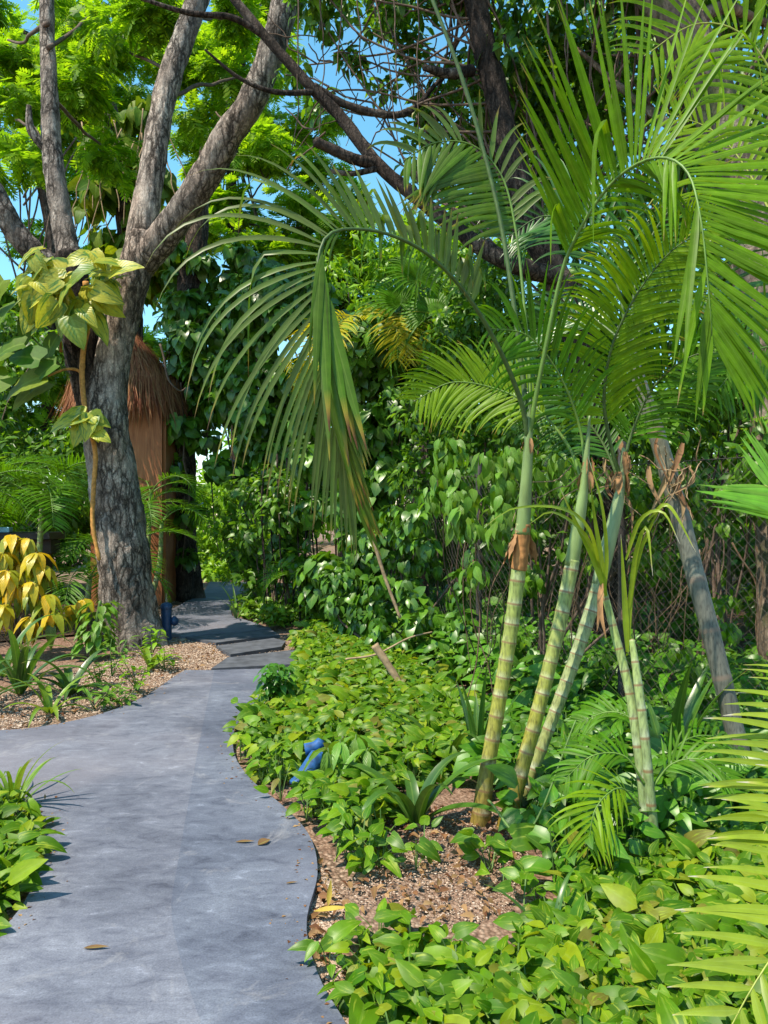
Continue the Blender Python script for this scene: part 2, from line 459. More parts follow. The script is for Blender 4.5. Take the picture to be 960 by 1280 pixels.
X, Y = np.meshgrid(xs, ys); Z = np.zeros_like(X)
for i in range(X.shape[0]):
    for j in range(X.shape[1]):
        Z[i, j] = -.012 + .012 * mnoise.noise((X[i, j] * 1.3, Y[i, j] * 1.3, 0))
idx = np.arange(X.size).reshape(X.shape)
g.add(np.stack([X, Y, Z], -1).reshape(-1, 3), np.stack([idx[:-1, :-1], idx[:-1, 1:], idx[1:, 1:], idx[1:, :-1]], -1).reshape(-1, 4))
tag(g.build('ground', ground_mat()), kind='structure')

# ================================================================ concrete path
def path_mat(name, lo, mid, hi, warm, seed):
    m, nt, out = new_mat(name); L = nt.links
    a = tex(nt, 'Noise', 1.3, detail=6, Distortion=.6); b = tex(nt, 'Noise', 7, sc=(1, 1.9, 1), detail=7, Roughness=.7, Distortion=.8)
    c = tex(nt, 'Noise', 150, detail=3); d = tex(nt, 'Noise', .55, detail=3)
    r1 = ramp(nt, [(.32, lo), (.52, mid), (.72, hi)]); L.new(a.outputs[0], r1.inputs[0])
    r2 = ramp(nt, [(.30, (.50, .51, .56)), (.43, (.86, .86, .88)), (.54, (1.05, 1.05, 1.04)), (.62, (1.22, 1.22, 1.2)), (.72, (1.9, 1.87, 1.8))]); L.new(b.outputs[0], r2.inputs[0])
    col = mixc(nt, 1.0, r1.outputs[0], r2.outputs[0], 'MULTIPLY')
    r3 = ramp(nt, [(.3, (.82, .82, .82)), (.7, (1.14, 1.14, 1.14))]); L.new(c.outputs[0], r3.inputs[0])
    col = mixc(nt, 1.0, col, r3.outputs[0], 'MULTIPLY')
    r4 = ramp(nt, [(.5, (0, 0, 0)), (.68, (.75, .75, .75))]); L.new(d.outputs[0], r4.inputs[0])
    col = mixc(nt, r4.outputs[0], col, warm)
    # a few small dark stains
    v = tex(nt, 'Voronoi', 1.7, detail=0); r5 = ramp(nt, [(.035, (.3, .3, .3)), (.07, (1, 1, 1))]); 
    vn = math_n(nt, 'ADD', v.outputs['Distance'], math_n(nt, 'MULTIPLY', math_n(nt, 'SUBTRACT', b.outputs[0], .42), .35)); L.new(vn, r5.inputs[0])
    col = mixc(nt, .55, col, mixc(nt, 1.0, col, r5.outputs[0], 'MULTIPLY'))
    gr = tex(nt, 'Voronoi', 230, detail=0); g2 = ramp(nt, [(.0, (.45, .45, .45)), (.16, (1, 1, 1)), (.8, (1, 1, 1)), (1, (1.35, 1.33, 1.3))]); L.new(gr.outputs['Color'], g2.inputs[0]); col = mixc(nt, .75, col, mixc(nt, 1.0, col, g2.outputs[0], 'MULTIPLY'))
    e = tex(nt, 'Noise', 2.6, sc=(1, 1, 1), detail=8, Roughness=.75, Distortion=1.2); e2 = ramp(nt, [(.56, (0, 0, 0)), (.70, (.5, .5, .5))]); L.new(e.outputs[0], e2.inputs[0]); col = mixc(nt, e2.outputs[0], col, (.30, .29, .30))
    h = math_n(nt, 'ADD', b.outputs[0], math_n(nt, 'MULTIPLY', c.outputs[0], .35))
    principled(nt, out, col, .78, .35, h, .35, .004)
    return m
def slab(name, px, mat, z=.035, world=None, n=None, depth=.07, bev=.0003):
    pts = [G0(u, v)[:2] for u, v in px] if world is None else world
    if n: pts = spline(np.hstack([pts, np.zeros((len(pts), 1))]), n)[:, :2]
    pts = np.array(pts)
    area = np.sum(pts[:, 0] * np.roll(pts[:, 1], -1) - np.roll(pts[:, 0], -1) * pts[:, 1])
    if area < 0: pts = pts[::-1]
    import bmesh
    bm = bmesh.new(); vs = [bm.verts.new((x, y, z)) for x, y in pts]
    f = bm.faces.new(vs)
    r = bmesh.ops.extrude_face_region(bm, geom=[f])
    for q in r['geom']:
        if isinstance(q, bmesh.types.BMVert): q.co.z -= 0
    for q in vs: q.co.z -= depth
    top = [q for q in r['geom'] if isinstance(q, bmesh.types.BMFace)][0]
    bmesh.ops.recalc_face_normals(bm, faces=bm.faces[:])
    bmesh.ops.bevel(bm, geom=[e for e in top.edges], offset=bev, segments=2, affect='EDGES', profile=.6)
    bmesh.ops.triangulate(bm, faces=[q for q in bm.faces if len(q.verts) > 4])
    me = bpy.data.meshes.new(name); bm.to_mesh(me); bm.free(); me.materials.append(mat)
    o = bpy.data.objects.new(name, me); COL.objects.link(o); return o
def gp(lst): return np.array([G0(u, v)[:2] for u, v in lst])
# right edge (near to far), left fork and island edge, in ground metres from photo pixels
right_edge = spline(np.hstack([gp([(470, 1420), (440, 1310), (398, 1232), (383, 1165), (397, 1100), (386, 1052), (352, 1014), (312, 980), (292, 945), (297, 910), (325, 883), (352, 862), (373, 839)]), np.zeros((13, 1))]), 70)[:, :2]
isl = spline(np.hstack([gp([(-330, 1420), (-120, 1270), (0, 1176), (40, 1120), (57, 1070), (50, 1022), (22, 1000), (-40, 992), (-200, 985), (-520, 975)]), np.zeros((10, 1))]), 60)[:, :2]
upper = spline(np.hstack([gp([(-520, 930), (-160, 922), (0, 919), (70, 911), (135, 895), (185, 873), (218, 850), (232, 842)]), np.zeros((8, 1))]), 50)[:, :2]
seam = spline(np.hstack([gp([(268, 842), (250, 930), (236, 1010), (222, 1090), (214, 1150), (228, 1220), (250, 1290), (292, 1420)]), np.zeros((8, 1))]), 50)[:, :2]
pm1 = path_mat('blue_grey_concrete', (.084, .090, .118), (.128, .135, .170), (.180, .188, .226), (.175, .16, .18), 1)
pm2 = path_mat('dark_blue_grey_concrete', (.073, .083, .115), (.105, .117, .155), (.148, .162, .203), (.13, .133, .172), 2)
tag(slab('path', None, pm1, world=np.vstack([isl, upper, seam])), kind='structure')
tag(slab('path', None, pm2, world=np.vstack([right_edge, seam])), kind='structure')
far_pts = gp([(226, 798), (300, 793), (338, 788), (312, 779), (290, 772), (288, 763), (296, 752), (301, 745), (304, 738), (310, 729), (262, 729), (255, 741), (238, 751), (214, 764), (190, 780), (196, 792)])
tag(slab('path', None, pm1, world=far_pts, z=.03), kind='structure')

pav = plain_mat('dark_paver_concrete', (.075, .08, .095), .85, .35, 9)
for px, lb in (([(232, 800), (338, 790), (350, 797), (270, 807)], 'dark grey concrete paver farthest from the viewer, beside the blue bollard'),
               ([(270, 811), (342, 801), (357, 805), (352, 812), (288, 822)], 'dark grey concrete paver in the middle of the three set in gravel'),
               ([(264, 840), (284, 826), (367, 816), (376, 822), (374, 834)], 'dark grey concrete paver nearest the viewer, against the end of the blue path')):
    o = slab('paver', px, pav, z=.035); tag(o, lb, 'paver', 'dark pavers across the path')

# ================================================================ gravel, litter
def stone_t(seed):
    r = RNG(seed); V = np.array([(1, 0, 0), (0, 1, 0), (-1, 0, 0), (0, -1, 0), (0, 0, .7), (0, 0, -.7)], float) * r.uniform(.65, 1.1, (6, 1))
    Tt = np.array([(0, 1, 4), (1, 2, 4), (2, 3, 4), (3, 0, 4), (1, 0, 5), (2, 1, 5), (3, 2, 5), (0, 3, 5)]); return V, Tt
def inside(poly, pts):
    x, y = pts[:, 0], pts[:, 1]; c = np.zeros(len(pts), bool); j = len(poly) - 1
    for i in range(len(poly)):
        xi, yi = poly[i]; xj, yj = poly[j]
        c ^= ((yi > y) != (yj > y)) & (x < (xj - xi) * (y - yi) / (yj - yi + 1e-12) + xi); j = i
    return c
main_poly = np.vstack([isl, upper, seam]); right_poly = np.vstack([right_edge, seam])
def off_path(p): return ~(inside(main_poly, p) | inside(right_poly, p) | inside(far_pts, p))
def in_px(rng, px, n, keep_off=True):
    poly = gp(px) if not isinstance(px, np.ndarray) else px
    lo, hi = poly.min(0), poly.max(0); out = []
    k = 0
    while k < n:
        p = rng.uniform(lo, hi, (n * 2, 2)); p = p[inside(poly, p)]
        if keep_off: p = p[off_path(p)]
        out.append(p); k += len(p)
        if len(p) == 0: break
    return np.vstack(out)[:n]
def stones(name, mat, areas, seed):
    rng = RNG(seed); g = Geo()
    for px, n, s0, s1 in areas:
        p = in_px(rng, px, n)
        for k in range(4):
            V, Tt = stone_t(k); q = p[k::4]; m = len(q)
            a = rng.uniform(0, 6.28, m); s = rng.uniform(s0, s1, m) * rng.uniform(.6, 1.2, m); ca, sa = np.cos(a), np.sin(a)
            st = rng.uniform(.6, 1, m)
            W = np.stack([(V[None, :, 0] * ca[:, None] - V[None, :, 1] * sa[:, None] * st[:, None]) * s[:, None] + q[:, :1], (V[None, :, 0] * sa[:, None] + V[None, :, 1] * ca[:, None] * st[:, None]) * s[:, None] + q[:, 1:], V[None, :, 2] * s[:, None] * .8 + (s * .25)[:, None]], -1)
            g.add(W.reshape(-1, 3), None, None, (Tt[None] + (np.arange(m) * 6)[:, None, None]).reshape(-1, 3))
    return tag(g.build(name, mat, smooth=False), 'pink and tan gravel around the bare soil, the trunk foot and the pavers', 'gravel', kind='stuff')
gm, nt_, o_ = new_mat('pink_tan_gravel'); ge = nt_.nodes.new('ShaderNodeNewGeometry')
rr_ = ramp(nt_, [(0, (.20, .125, .085)), (.3, (.34, .235, .165)), (.7, (.46, .335, .245)), (.93, (.56, .46, .37)), (1, (.25, .2, .17))]); nt_.links.new(ge.outputs['Random Per Island'], rr_.inputs[0]); principled(nt_, o_, rr_.outputs[0], .9, .15)
BARE = [(402, 1160), (420, 1110), (470, 1075), (470, 1030), (520, 1005), (600, 1010), (660, 1030), (660, 1090), (640, 1140), (560, 1165), (470, 1130)]
EDGE = [(385, 1100), (400, 1080), (430, 1130), (420, 1190), (440, 1250), (500, 1400), (440, 1330), (380, 1220)]
LEFTG = [(-60, 925), (130, 890), (185, 868), (225, 846), (262, 838), (284, 822), (268, 806), (238, 797), (200, 800), (150, 822), (60, 850), (-60, 880)]
stones('gravel', gm, [(BARE, 5200, .0025, .008), (EDGE, 5000, .003, .009), (LEFTG, 14000, .006, .014),
                      ([(240, 806), (350, 795), (380, 800), (380, 836), (284, 826)], 1800, .006, .012),
                      ([(205, 758), (245, 744), (262, 738), (225, 738), (190, 760)], 1500, .006, .015)], 5)
# dry leaf litter (uncountable crumbs) on the bare soil and behind the fence
lit = leaf_mat('dry_leaf_litter', [(.10, .045, .02), (.22, .11, .05), (.33, .20, .10), (.16, .07, .035)], .8, .1, .1, rib=.1)
rng = RNG(9); g = Geo(); lt = leaf_t(3, .5, .5, .35, 'ovate')
for px, n in ((BARE, 330), (EDGE, 130), (LEFTG, 420), ([(560, 850), (1000, 960), (1100, 900), (640, 800)], 2600)):
    p = in_px(rng, px, n); k = len(p)
    scatter(g, lt, np.hstack([p, rng.uniform(.003, .03, (k, 1))]), np.hstack([rng.normal(size=(k, 2)), rng.normal(size=(k, 1)) * .3]), np.hstack([rng.normal(size=(k, 2)) * .5, np.ones((k, 1))]), rng.uniform(.015, .06, k))
tag(g.build('leaf_litter', lit), kind='stuff')
tag(bpy.data.objects['leaf_litter'], 'brown dry leaf litter scattered over the bare soil and behind the wire fence', 'leaf litter')
# separate fallen leaves lying on the path
yl = leaf_mat('fallen_yellow_leaf', [(.45, .30, .04), (.5, .36, .08)], .7, .2, .2)
bl_ = leaf_mat('fallen_brown_leaf', [(.16, .09, .04)], .8, .1, .1)
for (u, v, sz, ang, mt, lb) in ((392, 1152, .14, 1.3, yl, 'narrow yellow fallen leaf lying across the right path edge by gravel'), (410, 1141, .10, .1, yl, 'upright curled yellow leaf stuck in gravel beside the path'),
                                (104, 1199, .09, 1.5, bl_, 'thin brown fallen leaf lying on the near left of the path'), (294, 1063, .09, 1.6, bl_, 'thin dark stem lying on the blue path near its right side'), (322, 1067, .07, .4, bl_, 'crumpled dark leaf lying on the path beside a thin stem'), (357, 1116, .05, 1.2, bl_, 'tiny brown leaf lying close to the right path edge')):
    q = G0(u, v); q[2] = .0345 if mt is bl_ or u < 400 else .02; g = Geo()
    up = .9 if u == 410 else .03
    scatter(g, leaf_t(6, .2 if 'crumpled' not in lb else .6, .5, -.03 if u < 400 else -.25, 'lance'), q[None] + [[0, 0, .004]], np.array([[math.sin(ang), math.cos(ang) * .4, up]]), np.array([[.1, -.2, 1]]), [sz])
    tag(g.build('fallen_leaf', mt, base=q), lb, 'fallen leaf')

# dirt with leaf litter, shade painted into its colour, beyond fence and under thicket
dm, nt_, o_ = new_mat('shade_darkened_dirt'); dn = tex(nt_, 'Noise', 26, detail=7, Roughness=.7); dr = ramp(nt_, [(.3, (.025, .015, .010)), (.5, (.075, .045, .03)), (.7, (.16, .10, .065))]); nt_.links.new(dn.outputs[0], dr.inputs[0]); principled(nt_, o_, dr.outputs[0], .95, .1, dn.outputs[0], 1.0, .02)
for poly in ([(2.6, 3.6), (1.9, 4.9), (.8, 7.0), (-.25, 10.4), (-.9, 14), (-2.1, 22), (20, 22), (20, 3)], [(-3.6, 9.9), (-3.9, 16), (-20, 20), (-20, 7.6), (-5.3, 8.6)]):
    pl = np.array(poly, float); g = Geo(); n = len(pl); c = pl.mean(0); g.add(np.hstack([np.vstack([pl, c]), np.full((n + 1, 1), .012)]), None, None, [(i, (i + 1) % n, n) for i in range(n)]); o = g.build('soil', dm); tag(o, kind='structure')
# ================================================================ materials of plants
M_bark = bark_mat('grey_fissured_bark', (.03, .024, .020), (.36, .31, .275), (.56, .51, .46), 1.0, .03)
M_bark_dk = bark_mat('dark_fissured_bark', (.012, .010, .009), (.09, .07, .06), (.22, .185, .16), 1.2, .03)
M_bark_pale = bark_mat('pale_smooth_bark', (.09, .07, .055), (.25, .20, .155), (.38, .32, .26), .6, .015, moss=(.07, .09, .03))
M_twig = plain_mat('twig_bark', (.12, .085, .065), .9, .4, 20, .15)
M_twig_gr = plain_mat('green_stem', (.09, .16, .035), .6, .3, 20, .3)
M_dead = plain_mat('dead_stem', (.30, .21, .125), .9, .35, 25, .15)
GREENS = [(.035, .11, .012), (.06, .18, .02), (.085, .235, .022)]
M_feather = leaf_mat('feathery_leaf', [(.065, .20, .02), (.12, .30, .02), (.20, .40, .022), (.30, .47, .03)], .5, .60, .3, rib=0)
M_feather_far = leaf_mat('far_feathery_leaf', [(.065, .21, .03), (.13, .32, .03), (.24, .42, .03)], .5, .60, .3, rib=0)
M_vine = leaf_mat('round_vine_leaf', [(.028, .10, .018), (.05, .155, .02), (.075, .20, .022), (.14, .30, .03)], .34, .32, .5, rib=.15)
M_broad = leaf_mat('broad_leaf', [(.03, .10, .015), (.055, .165, .018), (.09, .23, .022), (.18, .34, .03)], .38, .48, .5, rib=.2)
M_broad_lt = leaf_mat('light_broad_leaf', [(.075, .20, .03), (.11, .27, .035), (.15, .33, .05)], .4, .38, .5, rib=.3, veins=.12)
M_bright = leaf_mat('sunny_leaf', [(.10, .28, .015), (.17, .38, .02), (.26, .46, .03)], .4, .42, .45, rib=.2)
M_pothos_big = leaf_mat('big_yellow_leaf', [(.16, .25, .02), (.50, .48, .035), (.10, .20, .018), (.64, .56, .06), (.34, .38, .03), (.58, .52, .05)], .4, .38, .4, rib=.4, varieg=((.09, .20, .025), .52), veins=.15)
M_monst = leaf_mat('olive_leaf', [(.04, .13, .010), (.09, .19, .012), (.22, .26, .015), (.05, .15, .012)], .55, .42, .2, rib=.3)
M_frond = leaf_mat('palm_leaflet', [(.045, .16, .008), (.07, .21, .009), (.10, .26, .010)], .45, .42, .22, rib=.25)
M_frond_y = leaf_mat('sun_toned_palm_leaflet', [(.11, .27, .006), (.16, .32, .008), (.23, .37, .010)], .42, .48, .25, rib=.25, tip=(.9, (.42, .36, .04), (.35, .2, .05)))  # palm leaflet copy with sunlight put into its brighter colours
M_frond_dk = leaf_mat('shade_toned_palm_leaflet', [(.025, .10, .02), (.04, .14, .022), (.06, .18, .025)], .34, .3, .55, rib=.2)  # palm leaflet copy with shade put into its darker colours

T_bip = [bipinnate(1), bipinnate(2, 6)]
T_round = [leaf_t(4, .95, .12, .3, 'heart', .01), leaf_t(4, .8, .2, .35, 'heart')]
T_ovate = [leaf_t(4, .46, .22, .3, 'ovate'), leaf_t(4, .56, .12, .45, 'ovate', .015)]
T_ov2 = [leaf_t(2, .5, .22, .3, 'ovate'), leaf_t(2, .42, .1, .45, 'ovate')]
T_lance = [leaf_t(5, .24, .25, .5, 'lance'), leaf_t(5, .3, .2, .75, 'lance')]

def strand(geo, rng, a, b, r, sag=0, wob=.08, n=9):
    a = np.asarray(a, float); b = np.asarray(b, float); t = np.linspace(0, 1, n)[:, None]
    p = a + (b - a) * t; d = np.linalg.norm(b - a)
    p += np.cumsum(rng.normal(size=(n, 3)), 0) * wob * d / n * np.sin(t * math.pi)
    p[:, 2] -= sag * np.sin(t[:, 0] * math.pi)
    tube(geo, R4(p, (r, r * .6)), n * 2, 5)

# ================================================================ big forked tree on the left
TB = G0(163, 806); TB[2] = 0
t1 = thing('forked_tree', 'big forked tree with cracked grey bark rising beside the blue bollard', 'tree', TB)
Y1 = TB[1]
g = Geo()
tube(g, [(*P(168, 822, Y1), .41), (*P(167, 797, Y1), .365), (*P(162, 765, Y1), .32), (*P(155, 700, Y1), .30), (*P(146, 630, Y1), .285), (*P(136, 565, Y1), .265), (*P(132, 505, Y1), .245), (*P(139, 455, Y1), .205), (*P(151, 405, Y1), .205), (*P(168, 340, Y1), .20), (*P(183, 295, Y1), .185)], 150, 54, .10, 7.0, 0, lobes=(5, .16, .4))
g.build('trunk', M_bark, t1)
def limb(pts, seed, mat=M_bark, parent=t1, n=90, m=36, rough=.10):
    g = Geo(); tube(g, pts, n, m, rough, 8.0, seed); return g.build('limb', mat, parent)
limb([(*P(170, 335, Y1), .175), (*P(180, 270, Y1 + .1), .165), (*P(190, 215, Y1 + .2), .15), (*P(202, 140, Y1 + .3), .142), (*P(216, 85, Y1 + .4), .14), (*P(238, 25, Y1 + .5), .135), (*P(262, -45, Y1 + .7), .14), (*P(290, -130, Y1 + .9), .11)], 1)
limb([(*P(172, 335, Y1), .18), (*P(208, 290, Y1 - .15), .178), (*P(250, 232, Y1 - .3), .172), (*P(285, 170, Y1 - .4), .162), (*P(318, 120, Y1 - .5), .15), (*P(345, 45, Y1 - .5), .14), (*P(362, -20, Y1 - .5), .15), (*P(385, -110, Y1 - .5), .12)], 2)
lm_ = limb([(*P(134, 575, Y1 + .04), .18), (*P(120, 510, Y1 + .06), .21), (*P(106, 455, Y1), .205), (*P(98, 410, Y1 - .05), .20), (*P(92, 365, Y1), .19), (*P(86, 318, Y1), .17)], 3, M_bark_dk)
lm_['label'] = 'blackish dead lower limb wrapped by the orange vine stem'
limb([(*P(92, 345, Y1), .14), (*P(80, 290, Y1 + .2), .132), (*P(66, 200, Y1 + .3), .12), (*P(62, 120, Y1 + .4), .102), (*P(59, 40, Y1 + .6), .09), (*P(57, -60, Y1 + .8), .09)], 4)
limb([(*P(84, 345, Y1), .14), (*P(50, 322, Y1 - .1), .135), (*P(20, 290, Y1 - .2), .125), (*P(-10, 240, Y1 - .3), .13), (*P(-50, 170, Y1 - .4), .11), (*P(-90, 80, Y1 - .4), .09)], 5)
limb([(*P(64, 190, Y1 + .3), .06), (*P(50, 178, Y1 + .25), .055), (*P(38, 160, Y1 + .2), .05), (*P(36, 132, Y1 + .2), .03)], 6, n=24, m=14)
rng = RNG(21); g = Geo()
cl = []
for (u, v, Y, r) in ((20, 60, 11.8, .9), (95, 20, 11.6, .9), (150, 70, 11.6, .75), (30, 150, 11.6, .7), (110, 110, 11, .7), (130, 190, 11.2, .6), (290, 20, 11.0, .7), (240, 60, 11.4, .8), (300, 95, 11.4, .55), (30, 210, 10.5, .55), (170, 20, 10, .8), (270, 150, 11.6, .5), (150, -60, 12, 1.0), (300, -60, 12, 1.0)):
    cl += subclump(rng, P(u, v, Y), (r, r, r * .6), 5, (.35, .55), .5)
leaves(g, rng, cl, 3300, T_bip, (.17, .34), .35, .7, 1.0, .5, .15)
g.build('crown', M_feather, t1)
g = Geo()
for (a, b, r) in (((208, 120), (300, 95), .03), ((215, 90), (150, 60), .025), ((62, 120), (130, 185), .03), ((60, 60), (110, 20), .03), ((66, 200), (20, 150), .03), ((240, 20), (290, 20), .03), ((285, 160), (270, 140), .02), ((60, 30), (10, 50), .03), ((330, 80), (300, 95), .02)):
    strand(g, rng, P(*a, Y1 + .4), P(*b, 11.0), r)
g.build('branch', M_twig, t1)

# yellow climbing vine on that tree
va = thing('climbing_vine', 'climbing vine with big yellow-green leaves and orange stem on the forked tree', 'vine', P(118, 640, Y1 - .45))
g = Geo(); yv = Y1 - .26
tube(g, R4([P(107, 352, yv), P(111, 395, yv), P(104, 440, yv + .0), P(103, 480, yv - .03), P(108, 520, yv - .1), P(119, 565, yv - .08), P(117, 610, yv - .08), P(116, 655, yv - .1), P(124, 700, yv - .14)], (.034, .022)), 90, 9, ring=.25, ringlen=.09)
tube(g, R4([P(104, 468, yv), P(95, 462, yv), P(80, 462, yv - .1), P(60, 470, yv - .2)], (.02, .012)), 20, 6)
tube(g, R4([P(76, 440, yv), P(75, 425, yv), P(72, 405, yv - .1)], (.02, .012)), 20, 6)
g.build('stem', plain_mat('orange_stem', (.46, .22, .055), .7, .35, 30, .2), va)
g = Geo(); big = [leaf_t(7, .82, .16, .38, 'heart', .012), leaf_t(7, .7, .22, .5, 'heart', .016)]
def big_leaf(geo, u, v, Y, ang, L, tilt, k, rng):
    ax = np.array([[math.sin(rad(ang)), -.35 + rng.normal() * .15, -math.cos(rad(ang)) * .9]])
    no = np.array([[rng.normal() * .25 - .15, -.8, .75 + tilt]])
    scatter(geo, big[k], [P(u, v, Y)], ax, no, [L / F * Y])
rng = RNG(31)
for i in range(58):
    a_ = rng.uniform(0, 6.28); q_ = rng.random() ** .6; u = 84 + math.cos(a_) * 58 * q_; v = 350 + math.sin(a_) * 46 * q_
    big_leaf(g, u, v, Y1 - .42 - .35 * rng.random(), float(np.clip((u - 84) * -1.4, -90, 90)) * -1 + rng.normal() * 60, rng.uniform(20, 46), rng.normal() * .55, i % 2, rng)
for u, v, ang, L in ((106, 518, -75, 46), (114, 520, -10, 32), (110, 520, 75, 30), (100, 515, -60, 34), (118, 540, 65, 24), (104, 530, -20, 30), (112, 516, 20, 36), (116, 522, -35, 30)):
    big_leaf(g, u, v, Y1 - .44 - .05 * rng.random(), ang, L, 0, 0, rng)
g.build('foliage', M_pothos_big, va)
vb = thing('climbing_vine', 'big dark green leaves with yellow patches hanging left of the blackish limb', 'vine', P(40, 470, Y1 - .4)); g = Geo()
for i, (u, v, ang, L) in enumerate(((58, 470, -78, 82), (70, 455, -60, 60), (50, 450, -110, 60), (30, 430, -80, 60), (60, 478, -60, 66), (12, 440, -60, 60), (72, 420, -30, 50), (20, 380, -40, 60), (40, 395, -20, 48), (5, 350, -30, 60), (10, 470, -50, 70))):
    big_leaf(g, u, v, Y1 - .3 - .4 * rng.random(), ang, L * .8, 0, i % 2, rng)
g.build('foliage', M_monst, vb); g = Geo(); strand(g, rng, P(88, 470, Y1 - .2), P(20, 400, Y1 - .4), .014); g.build('stem', M_twig_gr, vb)

# ================================================================ thatched hut
hb = np.array([-4.2, 13.3, 0])
hut = thing('thatched_hut', 'narrow brown wooden hut with a shaggy thatched roof behind the forked tree', 'hut', hb)
wm, nt, out = new_mat('brown_wood_panel')
wt = tex(nt, 'Noise', 5.0, sc=(2.2, 2.2, .22), detail=7, Roughness=.65, Distortion=1.6)
r_ = ramp(nt, [(.3, (.22, .068, .026)), (.5, (.36, .125, .048)), (.7, (.46, .19, .08))]); nt.links.new(wt.outputs[0], r_.inputs[0])
principled(nt, out, r_.outputs[0], .65, .3, wt.outputs[0], .25, .004)
for nm, c, s in (('wall_panel', (-4.25, 12.75, 1.7), (1.16, .07, 3.4)), ('wall_panel', (-3.66, 13.36, 1.7), (.07, 1.15, 3.398)), ('wall_panel', (-4.84, 13.36, 1.7), (.07, 1.15, 3.398)), ('wall_panel', (-4.25, 13.97, 1.7), (1.16, .07, 3.4))):
    g = Geo(); box(g, c, s, 0, .012); g.build(nm, wm, hut, smooth=False)
g = Geo(); box(g, (-4.25, 12.712, 1.98), (1.12, .012, .035), 0, .003); g.build('batten', wm, hut, smooth=False)
rng = RNG(41)
thm = leaf_mat('thatch_straw', [(.13, .05, .025), (.30, .12, .06), (.42, .20, .11), (.22, .085, .04)], .85, .15, .1, rib=0)
gt = Geo(); apex = np.array([-4.45, 13.4, 4.75]); m = 30
a = np.linspace(0, 2 * math.pi, m, endpoint=False)
ringv = np.stack([apex[0] + np.cos(a) * .85, apex[1] + np.sin(a) * .8, np.full(m, 3.8)], 1)
gt.add(np.vstack([ringv, apex - [0, 0, .12]]), None, None, [(i, (i + 1) % m, m) for i in range(m)])
n = 7500; aa = rng.uniform(0, 2 * math.pi, n); q = rng.random(n) ** .7
st_ = leaf_t(4, .035, .2, .0, 'strap')
for k in range(3):
    s = slice(k, None, 3); A_ = aa[s]; Q_ = q[s][:, None]
    dr = np.stack([np.cos(A_), np.sin(A_) * .95, np.zeros_like(A_)], 1)
    pos = apex + dr * Q_ * .98 + np.array([0, 0, -1.05]) * Q_ + rng.normal(size=(len(A_), 3)) * .03
    ax = dr * (.75 - .55 * Q_) + np.array([0, 0, -1.0]) + rng.normal(size=(len(A_), 3)) * .09
    scatter(gt, leaf_t(4, .03, .2, [-.1, .05, .2][k], 'strap'), pos, ax, dr + np.array([0, 0, .5]), rng.uniform(.4, .85, len(A_)))
gt.build('roof', thm, hut)

# ================================================================ dark vine-covered tree behind the hut
db = G0(228, 749)
t2 = thing('dark_tree', 'dark brown trunk covered in round green vine leaves beside the far path', 'tree', db)
g = Geo(); Yd = db[1]
tube(g, [(*P(228, 762, Yd), .42), (*P(228, 735, Yd), .36), (*P(226, 690, Yd), .30), (*P(224, 600, Yd), .29), (*P(228, 500, Yd), .27), (*P(235, 400, Yd), .24), (*P(245, 300, Yd + .3), .2), (*P(260, 180, Yd + .6), .14)], 90, 40, .2, 4, 3, lobes=(6, .2, .6))
g.build('trunk', M_bark_dk, t2)
rng = RNG(51); g = Geo(); cl = []
for (u, v, Y, r) in ((222, 590, 13.3, .4), (240, 540, 13.2, .45), (245, 480, 13.2, .5), (250, 420, 13.2, .6), (230, 380, 13.4, .6), (280, 380, 13.5, .6), (300, 440, 13.6, .5), (240, 640, 13.4, .3), (210, 660, 13.5, .25), (235, 330, 13.6, .5), (232, 690, 13.35, .22), (290, 330, 13.9, .5)):
    cl += subclump(rng, P(u, v, Y), r, 4, (.4, .6))
leaves(g, rng, cl, 1900, T_round, (.12, .24), .75, .55, .45, .5, .35)
g.build('vine_leaves', M_vine, t2)
g = Geo()
for i in range(8):
    u = rng.uniform(205, 260); strand(g, rng, P(u, rng.uniform(380, 480), 13.2), P(u + rng.normal() * 15, rng.uniform(560, 720), 13.3), .016, wob=.2)
strand(g, rng, P(200, 430, 11.5), P(232, 485, 11.6), .018, .25, .3); 
g.build('hanging_vine', M_twig, t2)

# ================================================================ trees on the right
def broad_tree(name, label, base, trunk, crown, n, mat, T, size, seed, bark, limbs=(), kw=None, rough=.15):
    t = thing(name, label, 'tree', base); rng = RNG(seed)
    g = Geo(); tube(g, trunk, 90, 28, rough, 8, seed); g.build('trunk', bark, t)
    for i, L in enumerate(limbs):
        g = Geo(); tube(g, L, 60, 14, .12, 12, seed + i); g.build('limb', bark, t)
    cl = []
    for (u, v, Y, r) in crown: cl += subclump(rng, P(u, v, Y), (r, r, r * .8), 5, (.35, .55), .75)
    g = Geo(); leaves(g, rng, cl, n, T, size, **(kw or {})); g.build('crown', mat, t)
    g = Geo()
    tp = spline(trunk, 30)[12:, :3]
    for c, r in cl[::2]:
        a = tp[rng.integers(0, len(tp))]
        if np.linalg.norm(a - c) < 3.6: strand(g, rng, a, c, .013, .1, .16, 7)
    g.build('branch', M_twig, t)
    return t
b1 = np.array([2.25, 7.6, 0])
